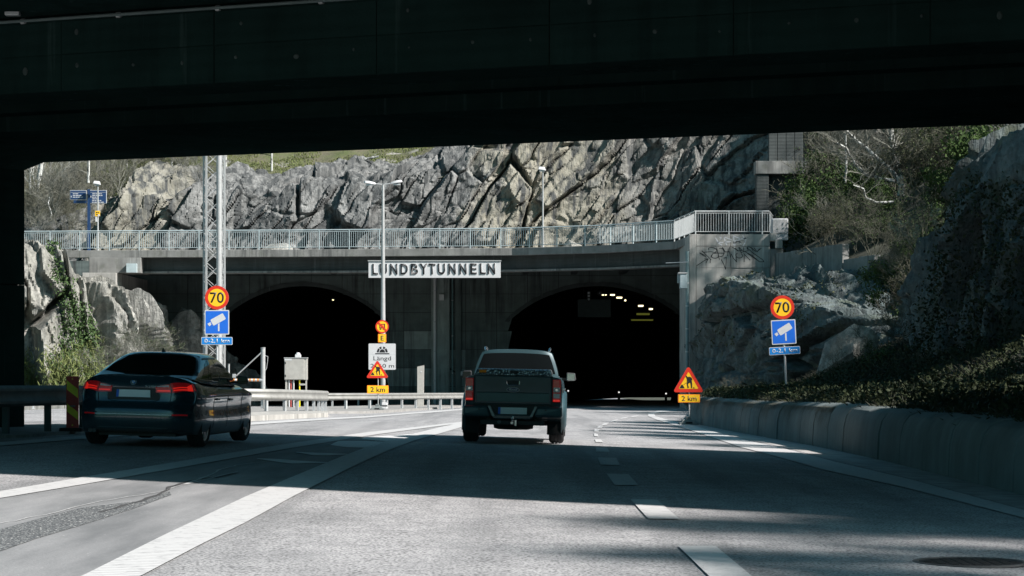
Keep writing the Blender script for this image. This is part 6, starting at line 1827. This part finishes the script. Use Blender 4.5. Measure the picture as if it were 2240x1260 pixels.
for s in (1, -1):
    o_ = lambda a, b: (a, b) if s > 0 else (-b, -a)
    sk = lambda a, b, c, d: (a, b, c, d) if s > 0 else (b, a, d, c)
    tl = rear('tail_light', *o_(.58, .855), .835, .985, MT['lens_red'], .010, skew=sk(0, .02, -.015, .0))
    rear('light_bar', *o_(.60, .83), .868, .884, MT['lens_glow'], .015, par=tl); rear('light_bar', *o_(.60, .84), .902, .916, MT['lens_glow'], .015, par=tl)
    rear('light_bar', *o_(.79, .85), .868, .955, MT['lens_glow'], .014, par=tl, skew=sk(0, 0, .01, -.02))
    tl = rear('tail_light', *o_(.345, .565), .835, .965, MT['lens_red'], .010, skew=sk(0.005, 0, .005, -.035))
    rear('light_bar', *o_(.37, .555), .862, .876, MT['lens_glow'], .015, par=tl); rear('light_bar', *o_(.37, .555), .892, .903, MT['lens_red'], .015, par=tl)
    rear('reverse_lamp', *o_(.37, .55), .925, .948, MT['lens_clear'], .015, par=tl, skew=sk(0, .005, .012, -.012))
    # lamp wraps round the corner
    q = quadpoly((-.998, wz(.86, 1)), (-.90, wz(.87, 1)), (-.92, wz(.96, 1)), (-.998, wz(.975, 1)))
    obj('tail_light_corner', panel_on(s_body, 'right' if s > 0 else 'left', q, .010, .01), MT['lens_red'], car, smooth=60)
    rear('reflector', *o_(.60, .80), .492, .515, MT['lens_red'], .012)
rear('chrome_strip', -.59, .59, .495, .510, MT['galv'], .012, n=20, m_=2)
rear('bumper_slot', -.55, .55, .285, .305, MT['blue_paint'], .014, n=20, m_=2)
rear('lower_valance', -.72, .72, .225, .275, MT['dark_plastic'], .010, n=20)
# recess for the plate, plate, seam of the boot lid
rear('plate_recess', -.40, .40, .72, .905, MT['dark_plastic'], .003, n=14, skew=(.0, .0, 0, 0))
pl = rear('number_plate', -.26, .26, .765, .875, MT['plate_grey'], .016, n=4, m_=2)
rear('plate_band', -.26, -.222, .765, .875, MT['plate_blue'], .019, par=pl, n=2, m_=2)
sm_ = MB()
def rp_(x, z, off=.003): p = s_body(x / .86, -1, wz(z, x / .86)); return (p[0], p[1] - off, p[2])
sm_.path([rp_(-.57, .99), rp_(-.575, .84), rp_(-.56, .70), rp_(-.50, .675), rp_(.50, .675), rp_(.56, .70), rp_(.575, .84), rp_(.57, .99)], .0045, 4)
obj('boot_seam', sm_, MT['black'], car)
sm_ = MB(); sm_.path([rp_(-.45, .90), rp_(-.40, .74), rp_(-.33, .705), rp_(.33, .705), rp_(.40, .74), rp_(.45, .90)], .005, 5); obj('recess_edge', sm_, MT['blue_paint'], car)
# round emblem: blue and white quarters inside a dark ring
pe = rp_(0, .995, .004)
em = obj('emblem', MB().disc(0, 0, .043, 0, .012, 32), MT['chrome'], car); em.location = (pe[0], pe[1] - .008, pe[2] + .002); em.rotation_euler = (R(-8), 0, 0)
obj('emblem_ring', MB().disc(0, 0, .041, -.002, -.0005, 32, .027), MT['black'], em)
qd = MB(); qw = MB()
for k in range(4):
    pts = [(0, 0)] + [(.026 * math.cos(R(90 * k + 90 * j / 8)), .026 * math.sin(R(90 * k + 90 * j / 8))) for j in range(9)]
    (qw if k % 2 == 0 else qd).prism(pts, -.003, -.0005)
obj('emblem_blue', qd, MT['lblue'], em); obj('emblem_white', qw, MT['white'], em)
pt = rp_(.36, .955, .004)
tx_ = txt('model_badge', '520d', MT['chrome'], car, 0, 0, .034, .17, 0, .004, .01); tx_.location = (pt[0] - .08, pt[1] - .006, pt[2] - .018)
for x in (-.66, -.60): obj('exhaust_tip', MB().tube((x, -2.36, .245), (x, -2.1, .245), .033, n=14), MT['dark_plastic'], car)
obj('spoiler_lip', MB().path([Vector(s_body(a, -.995, 1)) + Vector((0, .01, .004)) for a in np.linspace(-.86, .86, 21)], .012, 6), MT['blue_paint'], car, smooth=60)

# ================= dark pickup =================
def t_hw(y):
    return .885 * (1 - .03 * max(0, (-y - 2.2) / .45) ** 2 - .10 * max(0, (y - 1.9) / .75) ** 2)
def t_top(y): return float(np.interp(y, [-2.7, -.95, -.9, .9, 1.3, 2.4, 2.65], [1.245, 1.245, 1.20, 1.19, 1.17, 1.08, .95]))
def t_body(u, v, w):
    y = v * 2.65; au = abs(u)
    zb = float(np.interp(y, [-2.65, -2.2, 2.2, 2.65], [.60, .42, .40, .45]))
    zt = t_top(y) - .015 * au ** 2 - .03 * au ** 12
    z = zb + (zt - zb) * w
    k = 1 - .035 * max(0, (.65 - z) / .25) ** 2 + .008 * math.exp(-((z - .98) / .06) ** 2) - .05 * max(0, (z - 1.02) / .22) ** 2
    x = u * t_hw(y) * k
    if v < -.75: y += ((-v - .75) / .25) ** 2 * (.07 * au ** 6 + .02 * (1 - w))
    if v > .7: y -= ((v - .7) / .3) ** 2 * (.25 * au ** 3 + .1 * w)
    return (x, y, z)
def t_cab(u, v, w):
    au = abs(u)
    yr = -.98 + .11 * w ** 1.3; yf = 1.45 - 1.10 * w ** 1.1
    y = yr + (yf - yr) * (v + 1) / 2
    if v < -.6: y += ((-v - .6) / .4) ** 2 * .05 * au ** 4
    if v > .6: y -= ((v - .6) / .4) ** 2 * .2 * au ** 3
    z0 = t_top(y) - .04
    roof = 1.735 - .02 * ((y + .1) / 1.0) ** 2
    z = z0 + (roof - z0) * (1 - (1 - w) ** 1.1) - .03 * au ** 2 * w - .03 * au ** 9 * w
    hw = .80 - .150 * w ** 1.5
    return (u * hw, y, z)
TR = .385
th = R(-1.8); ra = Vector((.03, 42.35))         # rear axle
tcx = ra.x + math.sin(-th) * 1.60; tcy = ra.y + math.cos(th) * 1.60
tk = thing('pickup_truck', 'dark grey pickup truck with a checker plate bed cover in the middle lane', 'pickup truck', (tcx, tcy, float(G(tcx, tcy)) + .02), th)
tk.rotation_euler = (0, R(1.3), th)
pnt = MT['truck_paint']
tb = obj('body', shell(t_body, 24, 80, 16), pnt, tk)
cut(tb, [(-1.2, -.56, -1.60, TR, .455), (.56, 1.2, -1.60, TR, .455), (-1.2, -.56, 1.62, TR, .455), (.56, 1.2, 1.62, TR, .455)])
tb.data.shade_smooth(); tb.data.set_sharp_from_angle(angle=R(38))
obj('cab', shell(t_cab, 22, 40, 16), pnt, tk, smooth=40)
obj('rear_window', panel_on(t_cab, 'back', quadpoly((-.93, .16), (.93, .16), (.90, .86), (-.90, .86)), .005, .02, 16, 8), MT['glass'], tk, smooth=60)
obj('windscreen', panel_on(t_cab, 'front', quadpoly((-.92, .06), (.92, .06), (.88, .92), (-.88, .92)), .005, .02, 16, 8), MT['glass'], tk, smooth=60)
for s, sd_ in ((1, 'right'), (-1, 'left')):
    obj('side_window', panel_on(t_cab, sd_, quadpoly((-.86, .16), (-.16, .14), (-.16, .84), (-.80, .82)), .005, .02), MT['glass'], tk, smooth=60)
    obj('side_window', panel_on(t_cab, sd_, quadpoly((-.08, .14), (.78, .12), (.48, .82), (-.08, .84)), .005, .02), MT['glass'], tk, smooth=60)
    obj('roof_rail', MB().path([(s * .60, -.62, 1.70), (s * .615, -.52, 1.755), (s * .615, .30, 1.765), (s * .60, .42, 1.72)], .017, 8), MT['chrome'], tk, smooth=60)
    for yv in (-.94, .06, 1.05):
        pts = []
        for k in range(8):
            p = t_body(s, yv / 2.65, .1 + .85 * k / 7); pts.append((p[0] + s * .001, p[1], p[2]))
        obj('door_seam', MB().path(pts, .004, 4), MT['black'], tk)
    for yv in (-.74, .28):
        p = t_body(s, yv / 2.65, .78); obj('door_handle', MB().box(*sorted((p[0] - s * .01, p[0] + s * .035)), yv - .10, yv + .10, p[2] - .016, p[2] + .016), MT['chrome'], tk, bevel=.008)
    # flared arches
    for wy in (-1.60, 1.62):
        fm = MB(); vs = []; n_ = 22
        for k in range(n_ + 1):
            a = R(-18 + 216 * k / n_); c_, s_2 = math.cos(a), math.sin(a)
            for rr, xx in ((.452, .845), (.452, .925), (.475, .945), (.52, .935), (.555, .875)):
                vs.append((s * xx, wy + rr * c_, TR + rr * s_2 * 1.02))
        fm.add(vs, [(i * 5 + j, i * 5 + (j + 1) % 5, i * 5 + 5 + (j + 1) % 5, i * 5 + 5 + j) for i in range(n_) for j in range(5)] + [(0, 1, 2, 3, 4), tuple(range(len(vs) - 1, len(vs) - 6, -1))])
        obj('arch_flare', fm, pnt, tk, smooth=50)
        wheel(tk, s * .79, wy, TR, .27, .22, 6, s, MT['alloy'])
    obj('side_step', MB().box(*sorted((s * .80, s * .92)), -.98, .98, .36, .41), MT['dark_plastic'], tk, bevel=.015)
    # mirrors
    mo = obj('door_mirror', MB().hexa([(s * .93, .88, 1.13), (s * 1.13, .90, 1.15), (s * 1.10, 1.03, 1.16), (s * .93, 1.02, 1.14)], [(s * .93, .88, 1.31), (s * 1.11, .90, 1.30), (s * 1.07, 1.0, 1.29), (s * .93, 1.0, 1.30)]), MT['dark_plastic'], tk, bevel=.025)
    obj('mirror_glass', MB().box(*sorted((s * .945, s * 1.095)), .878, .884, 1.155, 1.285), MT['mirror'] if s > 0 else MT['glass'], mo, bevel=.004)  # left glass is dark, its dim reflection put into the colour
    obj('mirror_arm', MB().box(*sorted((s * .80, s * .94)), .93, .99, 1.15, 1.20), MT['dark_plastic'], mo)
    # tail lamps
    def tz(z):
        return (z - .60) / (1.245 - .60)
    x0, x1 = .715, .862
    oo = lambda a, b: sorted((s * a, s * b))
    tl = obj('tail_light', MB().hexa([(oo(x0, x1)[0], -2.675, .775), (oo(x0, x1)[1], -2.675, .775), (oo(x0, x1)[1], -2.52, .775), (oo(x0, x1)[0], -2.52, .775)],
                                     [(oo(x0, x1)[0], -2.665, 1.185), (oo(x0, x1)[1] - (0.012 if s > 0 else 0), -2.655, 1.185), (oo(x0, x1)[1], -2.50, 1.185), (oo(x0, x1)[0] + (0 if s > 0 else .012), -2.52, 1.185)]), MT['lens_red'], tk, bevel=.012)
    a_, b_2 = oo(x0 + .012, x1 - .014)
    obj('reverse_lamp', MB().box(a_, b_2, -2.692, -2.676, .955, 1.04), MT['lens_clear'], tl, bevel=.01)
    obj('lamp_bulb', MB().tube(((a_ + b_2) / 2, -2.698, .998), ((a_ + b_2) / 2, -2.6925, .998), .022, n=14), MT['chrome'], tl)
    obj('indicator_lamp', MB().box(a_, b_2, -2.692, -2.676, .845, .93), MT['lens_clear'] if s > 0 else MT['lens_red'], tl, bevel=.01)
    obj('brake_bar', MB().box(a_, b_2, -2.692, -2.676, .787, .818), MT['lens_glow'], tl, bevel=.005)
    obj('mud_flap', MB().box(*oo(.62, .925), -2.12, -2.10, .17, .46), MT['rubber'], tk, bevel=.01)
    # rear bumper corner
    bc = MB().hexa([(oo(.39, .90)[0], -2.80, .50), (oo(.39, .90)[1], -2.80, .50), (oo(.39, .90)[1], -2.45, .47), (oo(.39, .90)[0], -2.45, .47)],
                   [(oo(.43, .89)[0], -2.79, .685), (oo(.43, .89)[1], -2.76, .685), (oo(.43, .89)[1], -2.45, .72), (oo(.43, .89)[0], -2.45, .72)])
    obj('bumper_corner', bc, pnt, tk, bevel=.04)
    obj('step_edge', MB().prism([(s * .40, .69), (s * .45, .69), (s * .36, .50), (s * .31, .50)] if s > 0 else [(s * .45, .69), (s * .40, .69), (s * .31, .50), (s * .36, .50)], -2.81, -2.60), M('bumper_satin', (.25, .27, .28), .4, .6) if s > 0 else bpy.data.materials['bumper_satin'], tk, bevel=.006)
    obj('parking_sensor', MB().tube((s * .60, -2.806, .63), (s * .60, -2.79, .63), .016, n=10), MT['black'], tk)
obj('bumper_beam', MB().box(-.345, .345, -2.79, -2.5, .455, .535), pnt, tk, bevel=.02)
obj('bumper_recess', MB().box(-.42, .42, -2.68, -2.5, .50, .72), MT['dark_plastic'], tk, bevel=.01)
pl = obj('number_plate', MB().box(-.26, .26, -2.715, -2.70, .545, .665), MT['plate_grey'], tk, bevel=.004)
obj('plate_band', MB().box(-.26, -.215, -2.7185, -2.7155, .545, .665), MT['plate_blue'], pl); obj('plate_holder', MB().box(-.27, .27, -2.699, -2.68, .525, .67), MT['black'], pl)
# tailgate
tg = obj('tailgate', MB().box(-.695, .695, -2.695, -2.60, .725, 1.235), pnt, tk, bevel=.018)
obj('tailgate_crease', MB().hexa([(-.66, -2.712, .76), (.66, -2.712, .76), (.66, -2.69, .76), (-.66, -2.69, .76)], [(-.66, -2.704, .93), (.66, -2.704, .93), (.66, -2.69, .945), (-.66, -2.69, .945)]), pnt, tg, bevel=.012)
obj('tailgate_gap', MB().box(-.712, .712, -2.68, -2.55, .70, 1.243), MT['black'], tg)
hb_ = obj('tailgate_handle', MB().box(-.115, .115, -2.705, -2.69, 1.075, 1.15), MT['black'], tg, bevel=.012)
obj('handle_rim', MB().path([(-.115, -2.708, 1.14), (-.11, -2.708, 1.08), (-.09, -2.708, 1.07), (.09, -2.708, 1.07), (.11, -2.708, 1.08), (.115, -2.708, 1.14)], .006, 6), MT['chrome'], hb_)
em = obj('emblem', MB(), MT['chrome'], tg) if False else None
ev = MB(); n_ = 36
def oval(a, b, y0, y1): return MB().prism([(a * math.cos(2 * math.pi * k / n_), .985 + b * math.sin(2 * math.pi * k / n_)) for k in range(n_)], y0, y1)
em = obj('emblem', oval(.114, .047, -2.722, -2.69), MT['galv'], tg); obj('emblem_field', oval(.108, .042, -2.7255, -2.7225), M('emblem_navy', (.006, .025, .09), .25), em)
e2 = txt('emblem_script', 'Ford', MT['chrome'], em, 0, .985, .042, .135, -2.7257, .003, .008)
for v_ in e2.data.vertices: v_.co.x += (v_.co.z - .985) * .35
# bed cover of checker plate
obj('bed_cover', MB().hexa([(-.70, -2.66, 1.248), (.70, -2.66, 1.248), (.70, -1.02, 1.248), (-.70, -1.02, 1.248)], [(-.665, -2.61, 1.36), (.665, -2.61, 1.36), (.665, -1.04, 1.36), (-.665, -1.04, 1.36)]), MT['tread'], tk, bevel=.025)
cl_ = obj('cover_edge', MB().box(-.70, .70, -2.672, -2.60, 1.246, 1.27), MT['tread'], tk, bevel=.008)
obj('cover_lock', MB().box(-.055, .085, -2.662, -2.62, 1.29, 1.33), MT['black'], tk, bevel=.01)
obj('cover_sticker', MB().hexa([(-.625, -2.658, 1.285), (-.49, -2.658, 1.285), (-.49, -2.63, 1.285), (-.625, -2.63, 1.285)], [(-.62, -2.634, 1.335), (-.49, -2.634, 1.335), (-.49, -2.60, 1.335), (-.62, -2.60, 1.335)]), MT['orange'], tk)
# underside
obj('tow_bar', MB().box(-.58, .58, -2.62, -2.50, .345, .435), MT['dark_plastic'], tk, bevel=.015)
obj('tow_hitch', MB().box(-.03, .03, -2.86, -2.60, .36, .42).box(.035, .085, -2.74, -2.62, .33, .45), MT['chrome'], tk, bevel=.01)
obj('tow_ball', MB().lathe([(.42, .02), (.45, .02), (.46, .032), (.485, .036), (.505, .028), (.515, .001)], 'z', 14, (0, -2.83, 0)), MT['chrome'], tk, smooth=60)
obj('tow_socket', MB().tube((-.24, -2.66, .40), (-.24, -2.60, .40), .035, n=12), MT['grey_plastic'], tk)
obj('spare_wheel', MB().lathe([(.27, .10), (.25, .28), (.27, .36), (.36, .37), (.44, .36), (.46, .28), (.44, .10)], 'z', 30, (0, -1.95, 0)), MT['rubber'], tk, smooth=50)
obj('axle', MB().tube((-.68, -1.6, TR - .02), (.68, -1.6, TR - .02), .045, n=10).lathe([(-.14, .05), (-.10, .13), (.10, .13), (.14, .05)], 'x', 16, (0, -1.6, TR - .02)), MT['dark_plastic'], tk)
obj('chassis_frame', MB().box(-.48, -.40, -2.5, 2.2, .40, .52).box(.40, .48, -2.5, 2.2, .40, .52).box(-.55, .55, -.9, 2.2, .36, .42), MT['dark_plastic'], tk)
obj('exhaust_pipe', MB().tube((.50, -2.45, .37), (.50, -1.2, .40), .035, n=10), MT['galv'], tk)
